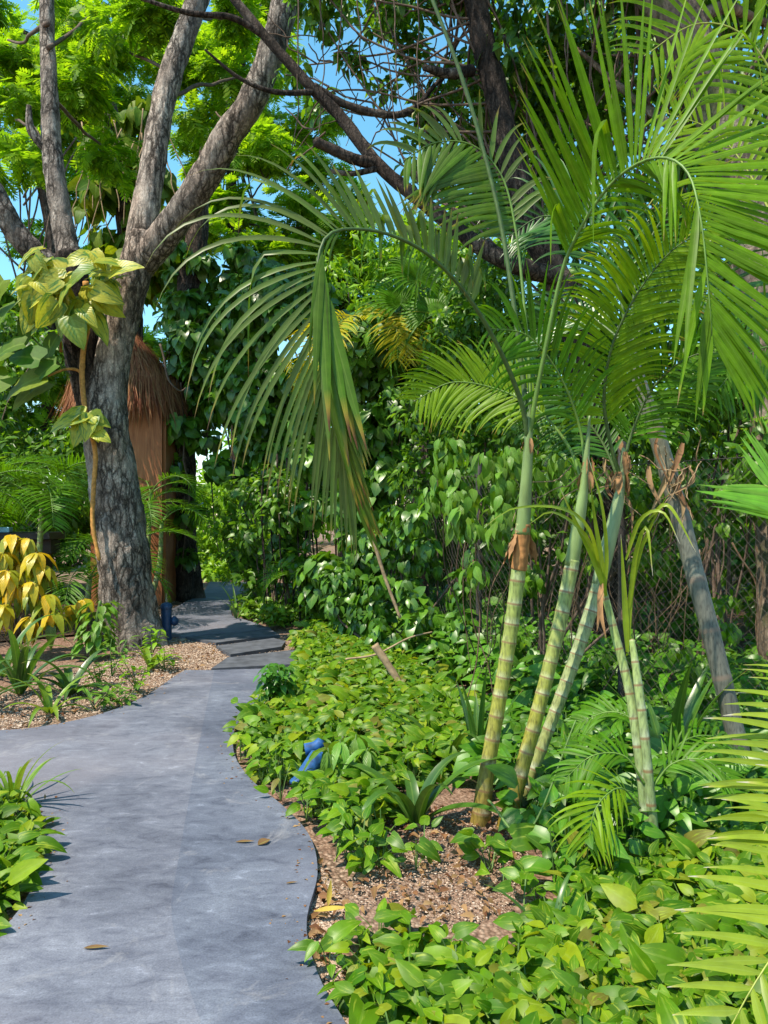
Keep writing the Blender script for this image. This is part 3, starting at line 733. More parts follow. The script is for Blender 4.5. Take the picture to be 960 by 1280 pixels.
t3 = broad_tree('leaning_tree', 'dark slanting trunk with a long bare limb reaching left under the sky gap', b1,
    [(*P(765, 845, 7.6), .2), (*P(760, 700, 7.5), .17), (*P(742, 540, 7.3), .15), (*P(718, 410, 7.1), .14), (*P(690, 335, 7.0), .13), (*P(655, 255, 6.9), .125), (*P(628, 150, 6.9), .11), (*P(606, 60, 6.9), .105), (*P(588, -40, 6.9), .10), (*P(575, -160, 6.9), .08)],
    ((560, 40, 7.6, .55), (620, 90, 7.4, .55), (600, 180, 7.6, .5), (660, 60, 7.7, .55), (545, 120, 7.8, .4), (690, 120, 8, .6), (560, -40, 7.2, .6), (500, -60, 7.4, .6), (470, 10, 7.6, .3), (410, 30, 7.4, .32), (420, -50, 7.2, .6), (640, -80, 7, .8), (350, -450, 5.6, .8), (560, -520, 5.4, .8), (470, -480, 6.0, .7), (540, 215, 7.9, .35), (620, 260, 7.8, .45), (370, 90, 8, .2), (520, 50, 8, .4), (445, 70, 7.6, .22), (480, 110, 7.8, .22), (530, 160, 8, .3), (400, 130, 7.8, .2), (600, 240, 8, .4), (660, 200, 8.2, .5), (640, 130, 8.2, .5), (590, 130, 8.4, .5), (570, 200, 8.6, .4), (680, 240, 8.6, .5), (500, 10, 8, .4), (460, -10, 7.8, .35)),  # topmost clumps, above the view, are added to shade the ground behind the fence
    9500, M_broad, T_ovate, (.07, .15), 61, M_bark_dk,
    limbs=([(*P(722, 362, 7.0), .075), (*P(700, 348, 6.95), .085), (*P(650, 333, 6.8), .085), (*P(600, 308, 6.8), .075), (*P(540, 262, 6.85), .065), (*P(475, 208, 6.9), .06), (*P(425, 145, 7.0), .055), (*P(388, 108, 7.0), .05), (*P(340, 55, 7.0), .045), (*P(292, -2, 7.0), .04), (*P(250, -60, 7), .03)],
           [(*P(468, 205, 6.9), .055), (*P(440, 198, 6.8), .05), (*P(412, 185, 6.75), .048), (*P(394, 177, 6.7), .045)],
           [(*P(392, 108, 7.0), .04), (*P(430, 130, 7.05), .038), (*P(480, 143, 7.1), .034), (*P(515, 138, 7.2), .03), (*P(545, 105, 7.3), .02), (*P(575, 80, 7.4), .014)],
           [(*P(400, 115, 7.0), .03), (*P(345, 115, 6.9), .024), (*P(300, 98, 6.8), .018), (*P(256, 62, 6.7), .01)],
           [(*P(330, 45, 7.0), .03), (*P(290, 22, 6.9), .028), (*P(235, 16, 6.8), .024), (*P(170, -4, 6.7), .016)],
           [(*P(475, 210, 6.9), .03), (*P(440, 217, 6.8), .024), (*P(408, 213, 6.8), .018)],
           [(*P(590, 88, 6.9), .05), (*P(560, 92, 6.7), .045), (*P(530, 84, 6.6), .03)]))
rng = RNG(62); g = Geo()
for i in range(46):
    u, v = rng.uniform(385, 560), rng.uniform(20, 170); a = P(u, v, 7.1 + rng.random() * .5)
    k = rng.integers(0, 3)
    b = P(u + rng.normal() * 45, v + rng.uniform(-70, 90), 7.2 + rng.random() * .5)
    strand(g, rng, a, b, rng.uniform(.004, .010), 0, .25, 8)
for u in (465, 428, 445, 492, 520, 400, 372): strand(g, rng, P(u, -20, 7.0), P(u + rng.normal() * 14, rng.uniform(90, 260), 7.0), .008, 0, .1, 10)
g.build('bare_twigs', M_twig, t3)
b2 = np.array([3.15, 6.3, 0])
t4 = broad_tree('pale_tree', 'pale brown thick trunk leaning in the top right corner behind the sunny palm fronds', b2,
    [(*P(985, 890, 6.3), .22), (*P(975, 650, 6.3), .19), (*P(955, 420, 6.3), .18), (*P(925, 240, 6.3), .18), (*P(893, 130, 6.3), .185), (*P(855, 45, 6.3), .19), (*P(815, -30, 6.3), .18), (*P(760, -140, 6.3), .15)],
    ((720, 30, 7.4, .6), (780, 80, 7.6, .6), (850, -30, 7.0, .6), (930, 60, 7.4, .6), (760, -60, 7, .8), (980, -30, 6.6, .8), (700, 200, 7.8, .5), (880, 200, 7.6, .6), (900, -150, 6.2, 1.0), (950, 330, 7.3, .6), (820, 300, 7.7, .6), (760, 380, 8, .5), (650, 150, 8.4, .5), (740, 120, 8.2, .5), (830, 120, 8, .5), (920, 170, 7.8, .5), (700, 300, 8.2, .5)),
    6500, M_broad, T_ovate, (.09, .18), 71, M_bark_pale, limbs=([(*P(925, 240, 6.3), .06), (*P(870, 180, 6.5), .05), (*P(800, 130, 6.8), .035), (*P(720, 60, 7.2), .02)], [(*P(855, 45, 6.3), .07), (*P(900, 10, 6.4), .05), (*P(960, 30, 6.6), .03)]), rough=.05)
rng = RNG(72); g = Geo()
for i in range(26):
    u = rng.uniform(680, 960); strand(g, rng, P(u, rng.uniform(-40, 30), 6.6), P(u + rng.normal() * 25, rng.uniform(60, 220), 6.7), rng.uniform(.004, .012), 0, .12, 9)
g.build('hanging_vine', M_twig, t4)

# ================================================================ trees farther back
FT = (('feathery_tree', 'sunny yellow-green feathery tree filling the middle of the sky behind the fork', (-3.6, 19), ((300, 60, 19, 1.3), (330, 190, 19, 1.2), (290, 260, 19, 1.2), (370, 150, 20, 1.0), (250, 180, 19, 1.0), (230, 300, 18.5, 1.2), (330, 310, 18.5, 1.1), (410, 220, 20, .8), (370, 270, 19, 1.0), (280, 130, 19.5, 1.0), (430, 290, 19, .9), (340, 0, 19.5, 1)), M_feather, 2600),
      ('feathery_tree', 'tall blue-green feathery tree at the upper left edge behind the pale limb', (-9.4, 20), ((30, 40, 19, 1.5), (110, 60, 20, 1.4), (60, 160, 20, 1.2), (0, 120, 20, 1.2), (-60, 180, 19, 1.5), (180, 50, 20, 1.1), (150, 130, 20.5, 1.2), (200, 20, 20, 1.2), (120, 230, 21, 1.0), (30, 300, 21, .8), (90, 320, 21, .9)), M_feather_far, 2500),
      ('feathery_tree', 'pale green feathery tree lowest in the gap right of the thick slanted limb', (-1.2, 22), ((430, 330, 22, 1.2), (500, 330, 22, 1.2), (450, 250, 22, .7), (540, 280, 22, 1.0), (380, 370, 22, 1.3), (540, 370, 22, 1.2), (470, 400, 22, 1.2), (390, 320, 22, 1.0), (600, 330, 21, 1.2)), M_feather_far, 2600),
      ('feathery_tree', 'far feathery tree low at the left edge behind the palms', (-12, 21), ((0, 360, 21, 1.2), (80, 390, 21, 1.3), (-60, 430, 20, 1.4), (40, 450, 20, 1.4), (130, 420, 21, 1.2), (100, 500, 21, 1.4), (20, 540, 20, 1.4), (-60, 560, 20, 1.4), (200, 440, 21, 1.3)), M_feather_far, 2600))
for i, (nm, lb, (bx, by), cr, mt, n) in enumerate(FT):
    t = thing(nm, lb, 'tree', (bx, by, 0), 'feathery trees in the background'); rng = RNG(80 + i)
    top = P(*cr[0][:3]); g = Geo(); strand(g, rng, (bx, by, -.2), top, .19, 0, .12, 10); g.build('trunk', M_bark_dk, t)
    cl = []
    for (u, v, Y, r) in cr: cl += subclump(rng, P(u, v, Y), (r, r, r * .65), 6, (.3, .5), .55)
    g = Geo(); leaves(g, rng, cl, int(n * 1.3), T_bip, (.27, .52), .3, .7, 1.0, .5, .15); g.build('crown', mt, t)
    g = Geo()
    for c, r in cl[::3]:
        s = np.array([bx, by, 0]) + (top - np.array([bx, by, 0])) * rng.uniform(.4, .95); strand(g, rng, s, c, .028, .2, .12, 7)
    g.build('branch', M_twig, t)
# old tree smothered in olive big-leaved vine, between the limbs
ob = np.array([-4.7, 14.6, 0]); t = thing('vine_covered_tree', 'olive and yellow leafed vine smothering a trunk seen between the two grey limbs', 'tree', ob); rng = RNG(91)
g = Geo(); tube(g, [(*ob, .3), (*P(165, 500, 14.6), .24), (*P(160, 300, 14.6), .2), (*P(140, 150, 14.6), .15), (*P(120, 80, 14.6), .08)], 60, 20, .15, 4, 5); g.build('trunk', M_bark_dk, t)
cl = []
for (u, v, r) in ((140, 180, .6), (165, 230, .6), (120, 240, .5), (150, 290, .65), (190, 330, .7), (130, 330, .6), (160, 380, .7), (170, 150, .4), (105, 150, .4), (210, 280, .5)): cl += subclump(rng, P(u, v, 14.3), r, 4, (.4, .6))
g = Geo(); leaves(g, rng, cl, 900, [big[0], big[1]], (.22, .42), .8, .4, .3, .5, .3); g.build('vine_leaves', M_monst, t)
g = Geo()
for i in range(16): u = rng.uniform(100, 210); strand(g, rng, P(u, rng.uniform(130, 220), 14), P(u + rng.normal() * 20, rng.uniform(260, 360), 13.8), .014, 0, .2, 8)
g.build('hanging_vine', M_dead, t)
# ================================================================ bollard lights
M_blue = plain_mat('blue_paint', (.022, .060, .145), .45, .25, 30, .5)
M_blue2 = plain_mat('bright_blue_paint', (.018, .082, .235), .6, .5, 26, .3)
M_black = plain_mat('black_plastic', (.012, .012, .014), .5, .3, 30)
M_brass = plain_mat('worn_metal', (.30, .22, .14), .5, .3, 40)
bb = G0(208, 800)
bo = thing('bollard_light', 'upright dark blue cylindrical bollard light on gravel beside the forked trunk', 'bollard', bb, 'blue garden lights')
s9 = bb[1] / F
g = Geo(); tube(g, R4([bb + [0, 0, -.03], bb + [0, 0, 45 * s9]], 6.6 * s9), 12, 28); g.build('post', M_blue, bo)
g = Geo(); tube(g, R4([bb + [0, 0, 39 * s9], bb + [0, 0, 43.5 * s9]], 7.3 * s9), 4, 28); g.build('collar', M_blue, bo)
g = Geo(); hp = bb + np.array([6.5 * s9, -.01, 24 * s9])
tube(g, [(*hp, 4 * s9), (*(hp + [3 * s9, 0, 0]), 6.2 * s9), (*(hp + [6 * s9, 0, .5 * s9]), 5.6 * s9), (*(hp + [8 * s9, 0, 1 * s9]), 3 * s9)], 14, 20); g.build('lamp_head', M_blue, bo)
g = Geo(); tube(g, [(*(bb + [0, 0, 44 * s9]), .018), (*(bb + [0, 0, 50 * s9]), .016), (*(bb + [0, 0, 52 * s9]), .009), (*(bb + [0, 0, 58 * s9]), .007)], 12, 12); g.build('finial', M_brass, bo)
tb = G0(372, 992)
to = thing('bollard_light', 'tilted bright blue spotlight half buried in the ground cover by the path', 'garden light', tb, 'blue garden lights')
a0 = np.array([P(371, 985, 4.22), P(384, 966, 4.27), P(398, 945, 4.34)])
g = Geo(); tube(g, R4(a0, .05), 16, 26, cap=True); g.build('lamp_head', M_blue2, to)
g = Geo(); tube(g, R4([a0[0] + (a0[1] - a0[0]) * .02, a0[0] + (a0[1] - a0[0]) * .25], .055), 6, 26, cap=False); g.build('collar', M_blue2, to)
g = Geo(); tube(g, R4([P(372, 983.5, 4.215), P(371.3, 984.3, 4.21)], .044), 4, 20); g.build('lens', M_black, to)
g = Geo(); tube(g, R4([P(402, 940, 4.38), P(404, 965, 4.40), P(405, 992, 4.41)], .048), 14, 22); tube(g, R4([P(381, 937, 4.40), P(394, 934, 4.41), P(402, 928, 4.42)], .034), 10, 16); g.build('post', M_blue2, to)

# ================================================================ chain-link fence
fpl = np.array([(2.75, 3.75), (1.95, 5.0), (.85, 7.0), (-.2, 10.4), (-.8, 13.6)])
fn = thing('chain_link_fence', 'rusty dark chain link fence with thin posts behind the palm canes', 'fence', (*fpl[1], 0))
seg = np.linalg.norm(np.diff(fpl, axis=0), axis=1); cum = np.concatenate([[0], np.cumsum(seg)]); FL = cum[-1]
def fxy(s): return np.stack([np.interp(s, cum, fpl[:, 0]), np.interp(s, cum, fpl[:, 1])], -1)
g = Geo(); H = 1.9; pit = .075; prof = np.array([(0, 1), (.866, -.5), (-.866, -.5)]) * .0014
for sgn in (1, -1):
    for k in range(int((FL + H) / pit)):
        s0 = k * pit - (H if sgn > 0 else 0)
        zz = np.arange(0, H + .001, .095); ss = s0 + zz if sgn > 0 else s0 - zz + 0
        ok = (ss >= 0) & (ss <= FL)
        if ok.sum() < 2: continue
        zz, ss = zz[ok], ss[ok]; xy = fxy(ss); n = len(zz)
        wv = .006 * np.where(np.arange(n) % 2, 1, -1)
        base = np.stack([xy[:, 0] + wv, xy[:, 1], zz], 1)
        V = base[:, None] + np.stack([prof[:, 0], prof[:, 1] * .5, prof[:, 1]], 1)[None]
        idx = np.arange(n * 3).reshape(n, 3); A = idx[:-1]; C = idx[1:]
        g.add(V.reshape(-1, 3), np.stack([A, np.roll(A, -1, 1), np.roll(C, -1, 1), C], -1).reshape(-1, 4))
g.build('wire_mesh', plain_mat('weathered_wire', (.10, .085, .07), .7, .35, 40, .3, metallic=.3), fn)
M_post = plain_mat('dark_fence_post', (.035, .03, .028), .7, .4, 25)
for s in np.arange(.3, FL, 1.75):
    g = Geo(); p = np.array([*fxy(s), 0]) + [.03, .03, 0]; tube(g, R4([p - [0, 0, .1], p + [0, 0, 2.05]], .028), 8, 14); g.build('fence_post', M_post, fn)
g = Geo(); q = np.array([[*fxy(s), H - .02] for s in np.linspace(.05, FL, 24)]); tube(g, R4(q, .003), 80, 6); g.build('top_wire', M_post, fn)

# ================================================================ dark counter behind the croton
cb = np.array([-6.3, 10.6, 0]); co = thing('outdoor_counter', 'dark low counter with a pale blue strip at the left edge behind the yellow croton', 'counter', cb)
g = Geo(); box(g, (-5.55, 10.6, 1.225), (2.1, .5, .10), 0, .01); g.build('counter_top', M_black, co, smooth=False)
g = Geo(); box(g, (-5.55, 10.66, 1.075), (2.0, .3, .20), 0, .01); g.build('counter_front', plain_mat('dark_brown_board', (.03, .022, .018), .7, .4, 14), co, smooth=False)
for x in (-6.4, -4.7):
    g = Geo(); box(g, (x, 10.66, .48), (.09, .3, .99), 0, .008); g.build('leg', M_black, co, smooth=False)
g = Geo(); box(g, (-5.33, 10.42, 1.31), (.56, .1, .07), 0, .006); g.build('blue_strip', plain_mat('pale_blue_paint', (.16, .42, .62), .4, .15, 20), co, smooth=False)
# ================================================================ palms
def cane_mat(name, low, mid, top, Ln, ringlen, ringcol=(.20, .11, .045), white=.55):
    m, nt, out = new_mat(name); L = nt.links
    uv = nt.nodes.new('ShaderNodeUVMap'); sp = nt.nodes.new('ShaderNodeSeparateXYZ'); L.new(uv.outputs[0], sp.inputs[0])
    y = sp.outputs[1]; yr = math_n(nt, 'ADD', y, math_n(nt, 'MULTIPLY', math_n(nt, 'SINE', math_n(nt, 'MULTIPLY_ADD', y, 6.3, 1.0)), .03))
    n = tex(nt, 'Noise', 14, sc=(1, 1, .6), detail=5); n2 = tex(nt, 'Noise', 45, sc=(2, 2, .5), detail=4)
    r = ramp(nt, [(0, low), (.42, mid), (.75, top), (1, top)]); L.new(math_n(nt, 'DIVIDE', y, Ln), r.inputs[0])
    ph = math_n(nt, 'FRACT', math_n(nt, 'DIVIDE', yr, ringlen))
    wr = ramp(nt, [(0, (1, 1, 1)), (.12, (.8, .8, .8)), (.45, (0, 0, 0)), (.9, (0, 0, 0)), (1, (.5, .5, .5))]); L.new(ph, wr.inputs[0])
    wf = math_n(nt, 'MULTIPLY', wr.outputs[0], math_n(nt, 'MULTIPLY_ADD', n.outputs[0], 4.2, -1.6)); wf = math_n(nt, 'MULTIPLY', math_n(nt, 'MAXIMUM', wf, 0.0), white)
    col = mixc(nt, wf, r.outputs[0], (.48, .50, .40))
    fr = ramp(nt, [(.3, (.5, .48, .45)), (.5, (1, 1, 1)), (.7, (1.3, 1.28, 1.2))]); L.new(n2.outputs[0], fr.inputs[0]); col = mixc(nt, 1.0, col, fr.outputs[0], 'MULTIPLY')
    rr = ramp(nt, [(0, (1, 1, 1)), (.045, (1, 1, 1)), (.10, (0, 0, 0)), (.96, (0, 0, 0)), (1, (1, 1, 1))]); L.new(ph, rr.inputs[0])
    col = mixc(nt, math_n(nt, 'MULTIPLY', rr.outputs[0], .85), col, ringcol)
    principled(nt, out, col, .5, .4, n2.outputs[0], .3, .003)
    return m
M_rachis = plain_mat('green_petiole', (.11, .20, .03), .45, .3, 30, .4, sc=(1, 1, .3))
M_rachis_y = plain_mat('yellow_petiole', (.30, .34, .06), .45, .25, 30, .4)
M_rachis_d = plain_mat('dark_petiole', (.055, .10, .02), .5, .3, 30, .4)
M_sheath = plain_mat('brown_leaf_sheath', (.30, .16, .07), .8, .45, 18, .2, sc=(3, 3, .6))
M_crown = plain_mat('smooth_crown_shaft', (.17, .24, .075), .4, .35, 9, .4, sc=(2, 2, .6))
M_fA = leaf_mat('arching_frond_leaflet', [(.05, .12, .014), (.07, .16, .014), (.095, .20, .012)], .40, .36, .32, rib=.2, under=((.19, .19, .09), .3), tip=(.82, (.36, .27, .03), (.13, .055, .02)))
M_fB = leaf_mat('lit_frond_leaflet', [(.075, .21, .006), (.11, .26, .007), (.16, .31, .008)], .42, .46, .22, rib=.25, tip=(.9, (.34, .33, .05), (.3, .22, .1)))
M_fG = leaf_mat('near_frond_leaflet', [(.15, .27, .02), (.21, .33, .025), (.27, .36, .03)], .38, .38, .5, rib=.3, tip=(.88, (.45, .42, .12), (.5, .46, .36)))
M_fold = M_fA
def pp(l): return [P(*q) for q in l]
CAM_N = np.array([0, -1, .12])

# ---- palm 1 : tall cane, the frond that arches over the path
c1 = G0(600, 1027)
p1 = thing('cane_palm', 'tallest cane palm, leftmost ringed cane whose big frond arches left over the path', 'palm', c1)
g = Geo(); pts = R4(pp([(600, 1034, 3.85), (607, 975, 3.86), (624, 875, 3.88), (639, 785, 3.9), (649, 705, 3.9), (654, 655, 3.89)]), [.054, .040, .036, .036, .037, .037])
tube(g, pts, 150, 22, ring=.07, ringlen=.105); g.build('cane', cane_mat('cane_bark_a', (.22, .155, .035), (.27, .27, .04), (.24, .30, .08), 1.6, .105), p1)
g = Geo(); tube(g, R4(pp([(653, 668, 3.89), (656, 630, 3.885), (659, 585, 3.87), (661, 535, 3.86), (663, 500, 3.86)]), [.038, .033, .027, .019, .008]), 40, 18); g.build('crown_shaft', M_crown, p1)
def sheath(parent, u, v, Y, h, r, seed):
    g = Geo(); rng = RNG(seed)
    for k in range(5):
        a = rng.uniform(0, 6.28); o = P(u, v, Y) + np.array([math.cos(a), math.sin(a), 0]) * r
        scatter(g, leaf_t(6, .32, .5, rng.uniform(-.2, .25), 'strap', .02), [o], [[math.cos(a) * .25, math.sin(a) * .25, -1]], [[math.cos(a), math.sin(a), .3]], [h * rng.uniform(.5, 1.1)])
    g.build('leaf_sheath', M_sheath, parent)
sheath(p1, 653, 668, 3.89, .17, .036, 3)
g = Geo(); tube(g, R4(pp([(648, 712, 3.9), (651, 690, 3.895), (654.5, 655, 3.89)]), [.040, .041, .038]), 30, 18, .12, 30); g.build('leaf_sheath', plain_mat('rust_sheath', (.36, .17, .06), .8, .5, 16, .2, sc=(3, 3, .5)), p1)
sm = lambda a, b, t: float(np.clip((t - a) / (b - a), 0, 1))
ip = lambda xs, ys: (lambda t: float(np.interp(t, xs, ys)))
fA = pp([(660, 552, 3.86), (652, 505, 3.82), (626, 440, 3.72), (586, 372, 3.58), (540, 322, 3.44), (492, 295, 3.3), (444, 286, 3.18), (410, 294, 3.1), (397, 330, 3.05), (396, 400, 3.02), (404, 475, 3.03), (422, 550, 3.06), (440, 612, 3.09)])
frond_obj(p1, fA, CAM_N, .28, 66, .80,
    dict(ang=ip([.28, .53, .57, .62, .67, .75, .87, 1], [1.15, 1.3, 1.1, 1.65, 1.25, .62, .36, .14]), dih=ip([.45, .57], [-.25, .12]), g=ip([.53, .57, .64, .72, .85], [.02, .12, .27, .20, .07]),
         len=ip([.28, .53, .57, .62, .72, .84, 1], [.36, .40, .75, 1.0, .92, .68, .38]), fr=ip([.52, .56], [.5, .05]), w=ip([.52, .57], [2.3, 1.0])),
    dict(ang=ip([.5, .62, .66, .75, 1], [1.0, .20, .24, .20, .10]), dih=ip([.5, .62], [.3, -.06]), g=ip([.60, .64], [.3, .005]), len=ip([.5, .61, .64, .75, 1], [.25, .3, 1.05, .78, .36]), p=ip([.615, .62], [.3, 1]), w=ip([.5, .62, .64, .85], [.7, .8, 2.7, 1.8])),
    .023, 11, M_fA, M_rachis_d, .013, 'huge arching frond with brown leaflet tips hanging beside the path', seg=10)
fB = pp([(660, 552, 3.86), (673, 480, 3.82), (700, 350, 3.74), (722, 292, 3.66), (760, 234, 3.54), (800, 203, 3.42), (836, 198, 3.3), (862, 220, 3.2), (876, 275, 3.12), (884, 345, 3.08), (890, 420, 3.07)])
frond_obj(p1, fB, CAM_N, .36, 84, .86,
    dict(ang=ip([.4, .64, .7, 1], [.8, .9, .3, .2]), dih=-.5, g=ip([.64, .7], [.14, .05]), len=ip([.4, .6, .68, .72, 1], [.35, .45, .45, .95, .4]), p=ip([.66, .7], [.75, .28]), w=ip([.66, .7], [1, 1.3])),
    dict(ang=ip([.36, .41, .51, .59, .645, .69, .78, .89, 1], [.75, .92, 1.15, 1.42, 1.65, 1.45, 1.15, .85, .4]), dih=.05, g=ip([.6, .7], [.018, .035]), len=ip([.36, .41, .5, .6, .7, .85, 1], [.55, .68, .92, 1.0, 1.05, .85, .5]), fr=.07),
    .029, 12, M_fB, M_rachis, .013, 'upright frond curling to the right with long sunlit leaflets', seg=10)
fB2 = pp([(662, 550, 3.87), (662, 470, 3.95), (655, 380, 4.05), (645, 290, 4.12), (628, 222, 4.16), (592, 182, 4.16), (545, 178, 4.14), (505, 200, 4.1)])
frond_obj(p1, fB2, CAM_N, .55, 34, .58, dict(ang=.9, dih=.2, g=.12, fr=.3, p=.5, len=.5), dict(ang=ip([.55, .7, 1], [1.6, 1.35, .8]), dih=.15, g=.07), .036, 13, M_fA, M_rachis, .012, None, 9)
g = Geo(); tube(g, R4(pp([(661, 552, 3.86), (650, 440, 3.95), (628, 290, 4.05), (602, 180, 4.1), (575, 90, 4.1), (540, -2, 4.1), (520, -60, 4.1)]), (.014, .009)), 60, 8); g.build('spear_leaf', M_rachis_d, p1)

# ---- palm 2 and 3 : the two leaning canes on the right of it
c2 = G0(634, 1030)
p2 = thing('cane_palm', 'middle ringed cane palm leaning slightly right with a brown dead top', 'palm', c2)
g = Geo(); tube(g, R4(pp([(632, 1038, 3.8), (646, 985, 3.82), (668, 905, 3.85), (690, 820, 3.88), (705, 755, 3.9), (716, 700, 3.91)]), [.050, .038, .035, .034, .035, .035]), 150, 22, ring=.07, ringlen=.095)
g.build('cane', cane_mat('cane_bark_b', (.27, .19, .03), (.26, .26, .035), (.24, .30, .09), 1.5, .095), p2)
g = Geo(); tube(g, R4(pp([(714, 708, 3.91), (722, 660, 3.92), (729, 615, 3.93), (734, 560, 3.93), (737, 520, 3.93)]), [.036, .033, .025, .013, .006]), 30, 18); g.build('crown_shaft', M_crown, p2)
sheath(p2, 733, 590, 3.92, .13, .022, 5); sheath(p2, 735, 572, 3.93, .10, .014, 7); sheath(p1, 661, 548, 3.86, .11, .018, 8)
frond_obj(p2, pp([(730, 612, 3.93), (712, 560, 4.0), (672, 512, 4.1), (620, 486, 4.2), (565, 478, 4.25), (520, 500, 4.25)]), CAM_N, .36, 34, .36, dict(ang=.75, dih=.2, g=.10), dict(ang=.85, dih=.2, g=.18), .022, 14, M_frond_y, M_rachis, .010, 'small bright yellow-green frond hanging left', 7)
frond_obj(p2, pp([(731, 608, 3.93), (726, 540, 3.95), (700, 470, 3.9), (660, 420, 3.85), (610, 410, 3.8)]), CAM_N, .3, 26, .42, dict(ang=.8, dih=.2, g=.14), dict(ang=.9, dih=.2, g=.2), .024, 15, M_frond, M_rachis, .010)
c3 = G0(648, 1012)
p3 = thing('cane_palm', 'rightmost of the three ringed canes, leaning most to the right behind the middle one', 'palm', c3)
g = Geo(); tube(g, R4(pp([(645, 1020, 3.92), (664, 968, 3.95), (690, 900, 3.98), (716, 830, 4.02), (738, 765, 4.05), (750, 725, 4.06)]), [.036, .032, .031, .033, .035, .035]), 140, 22, ring=.07, ringlen=.088)
g.build('cane', cane_mat('cane_bark_c', (.18, .19, .05), (.26, .29, .10), (.26, .31, .15), 1.4, .088, white=.8), p3)
g = Geo(); tube(g, R4(pp([(748, 731, 4.06), (758, 690, 4.07), (770, 640, 4.08), (777, 600, 4.08), (779, 560, 4.08)]), [.036, .038, .033, .021, .008]), 30, 18); g.build('crown_shaft', plain_mat('pale_crown_shaft', (.22, .29, .13), .4, .3, 9, .4, sc=(2, 2, .6)), p3)
sheath(p3, 776, 590, 4.06, .14, .024, 6); sheath(p3, 778, 565, 4.06, .12, .016, 9)
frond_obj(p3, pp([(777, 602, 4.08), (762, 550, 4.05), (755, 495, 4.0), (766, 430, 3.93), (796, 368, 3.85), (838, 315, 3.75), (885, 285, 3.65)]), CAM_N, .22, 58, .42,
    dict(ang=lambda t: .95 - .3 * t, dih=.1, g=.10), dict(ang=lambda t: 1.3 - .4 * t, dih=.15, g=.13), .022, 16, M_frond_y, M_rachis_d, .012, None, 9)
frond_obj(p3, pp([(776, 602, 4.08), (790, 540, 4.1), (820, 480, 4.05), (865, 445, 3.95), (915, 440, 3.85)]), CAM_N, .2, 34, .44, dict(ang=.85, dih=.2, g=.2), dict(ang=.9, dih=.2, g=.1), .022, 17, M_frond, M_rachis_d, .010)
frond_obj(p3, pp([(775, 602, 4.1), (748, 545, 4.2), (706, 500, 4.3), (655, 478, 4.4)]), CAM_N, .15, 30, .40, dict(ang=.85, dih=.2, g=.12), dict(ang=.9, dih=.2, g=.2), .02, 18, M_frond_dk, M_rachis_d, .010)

# ---- palm 4 : young green stems with strap-like new leaves
def blade(geo, pts, width, n=14, fold=.3, up=(0, -1, .3), tap=2.2, base=.45):
    s = spline(pts, n); T = nrm(np.gradient(s, axis=0)); V = []; UV = []; up = np.asarray(up, float)
    for i in range(n):
        q = i / (n - 1); S = np.cross(T[i], up); S = nrm(S) if np.linalg.norm(S) > .05 else np.array([1, 0, 0]); nn = np.cross(S, T[i])
        w = width / 2 * min(1, base + 2.5 * q) * max(.05, 1 - q ** tap)
        V += [s[i] - S * w + nn * fold * w, s[i], s[i] + S * w + nn * fold * w]; UV += [(0, q), (.5, q), (1, q)]
    Q = []
    for i in range(n - 1): a = i * 3; Q += [(a, a + 1, a + 4, a + 3), (a + 1, a + 2, a + 5, a + 4)]
    geo.add(V, Q, UV)
c4 = G0(814, 1075)
p4 = thing('young_palm', 'young palm with two thin green stems and grassy new leaves right of the ringed canes', 'palm', c4)
cm4 = cane_mat('cane_bark_d', (.16, .22, .09), (.24, .30, .12), (.26, .34, .10), 1.3, .12)
for l, r in (([(814, 1080, 3.4), (806, 1010, 3.42), (798, 935, 3.45), (786, 860, 3.5), (768, 790, 3.55), (754, 735, 3.58)], [.026, .024, .023, .021, .019, .014]), ([(820, 1070, 3.38), (812, 985, 3.4), (806, 920, 3.42), (797, 850, 3.46), (790, 800, 3.5)], [.022, .021, .02, .019, .013])):
    g = Geo(); tube(g, R4(pp(l), r), 90, 16, ring=.05, ringlen=.12); g.build('stem', cm4, p4)
g = Geo()
for l, w_ in (([(784, 815, 3.5), (780, 740, 3.5), (776, 668, 3.48)], .03), ([(786, 800, 3.5), (788, 745, 3.5), (800, 690, 3.46), (822, 640, 3.4), (838, 614, 3.36)], .026), ([(758, 745, 3.56), (742, 700, 3.52), (718, 650, 3.46), (700, 610, 3.4)], .03), ([(757, 740, 3.56), (750, 690, 3.56), (742, 640, 3.54), (738, 600, 3.5)], .026), ([(756, 742, 3.56), (758, 690, 3.54), (752, 630, 3.5), (735, 570, 3.5)], .02),
              ([(752, 715, 3.56), (728, 665, 3.46), (690, 640, 3.36), (662, 655, 3.3)], .022), ([(752, 720, 3.56), (735, 660, 3.4), (700, 635, 3.3), (640, 636, 3.2), (605, 660, 3.18)], .02), ([(782, 700, 3.48), (800, 650, 3.44), (828, 640, 3.36), (850, 680, 3.3)], .02), ([(786, 760, 3.5), (795, 690, 3.46), (808, 660, 3.4), (816, 720, 3.32)], .024), ([(810, 650, 3.42), (835, 632, 3.36), (870, 690, 3.28)], .018)):
    blade(g, pp(l), w_)
g.build('new_leaves', M_fG, p4)
g = Geo()
blade(g, pp([(752, 728, 3.55), (750, 760, 3.5), (758, 800, 3.48)]), .03); blade(g, pp([(752, 740, 3.55), (746, 790, 3.5)]), .025); g.build('leaf_sheath', M_sheath, p4)
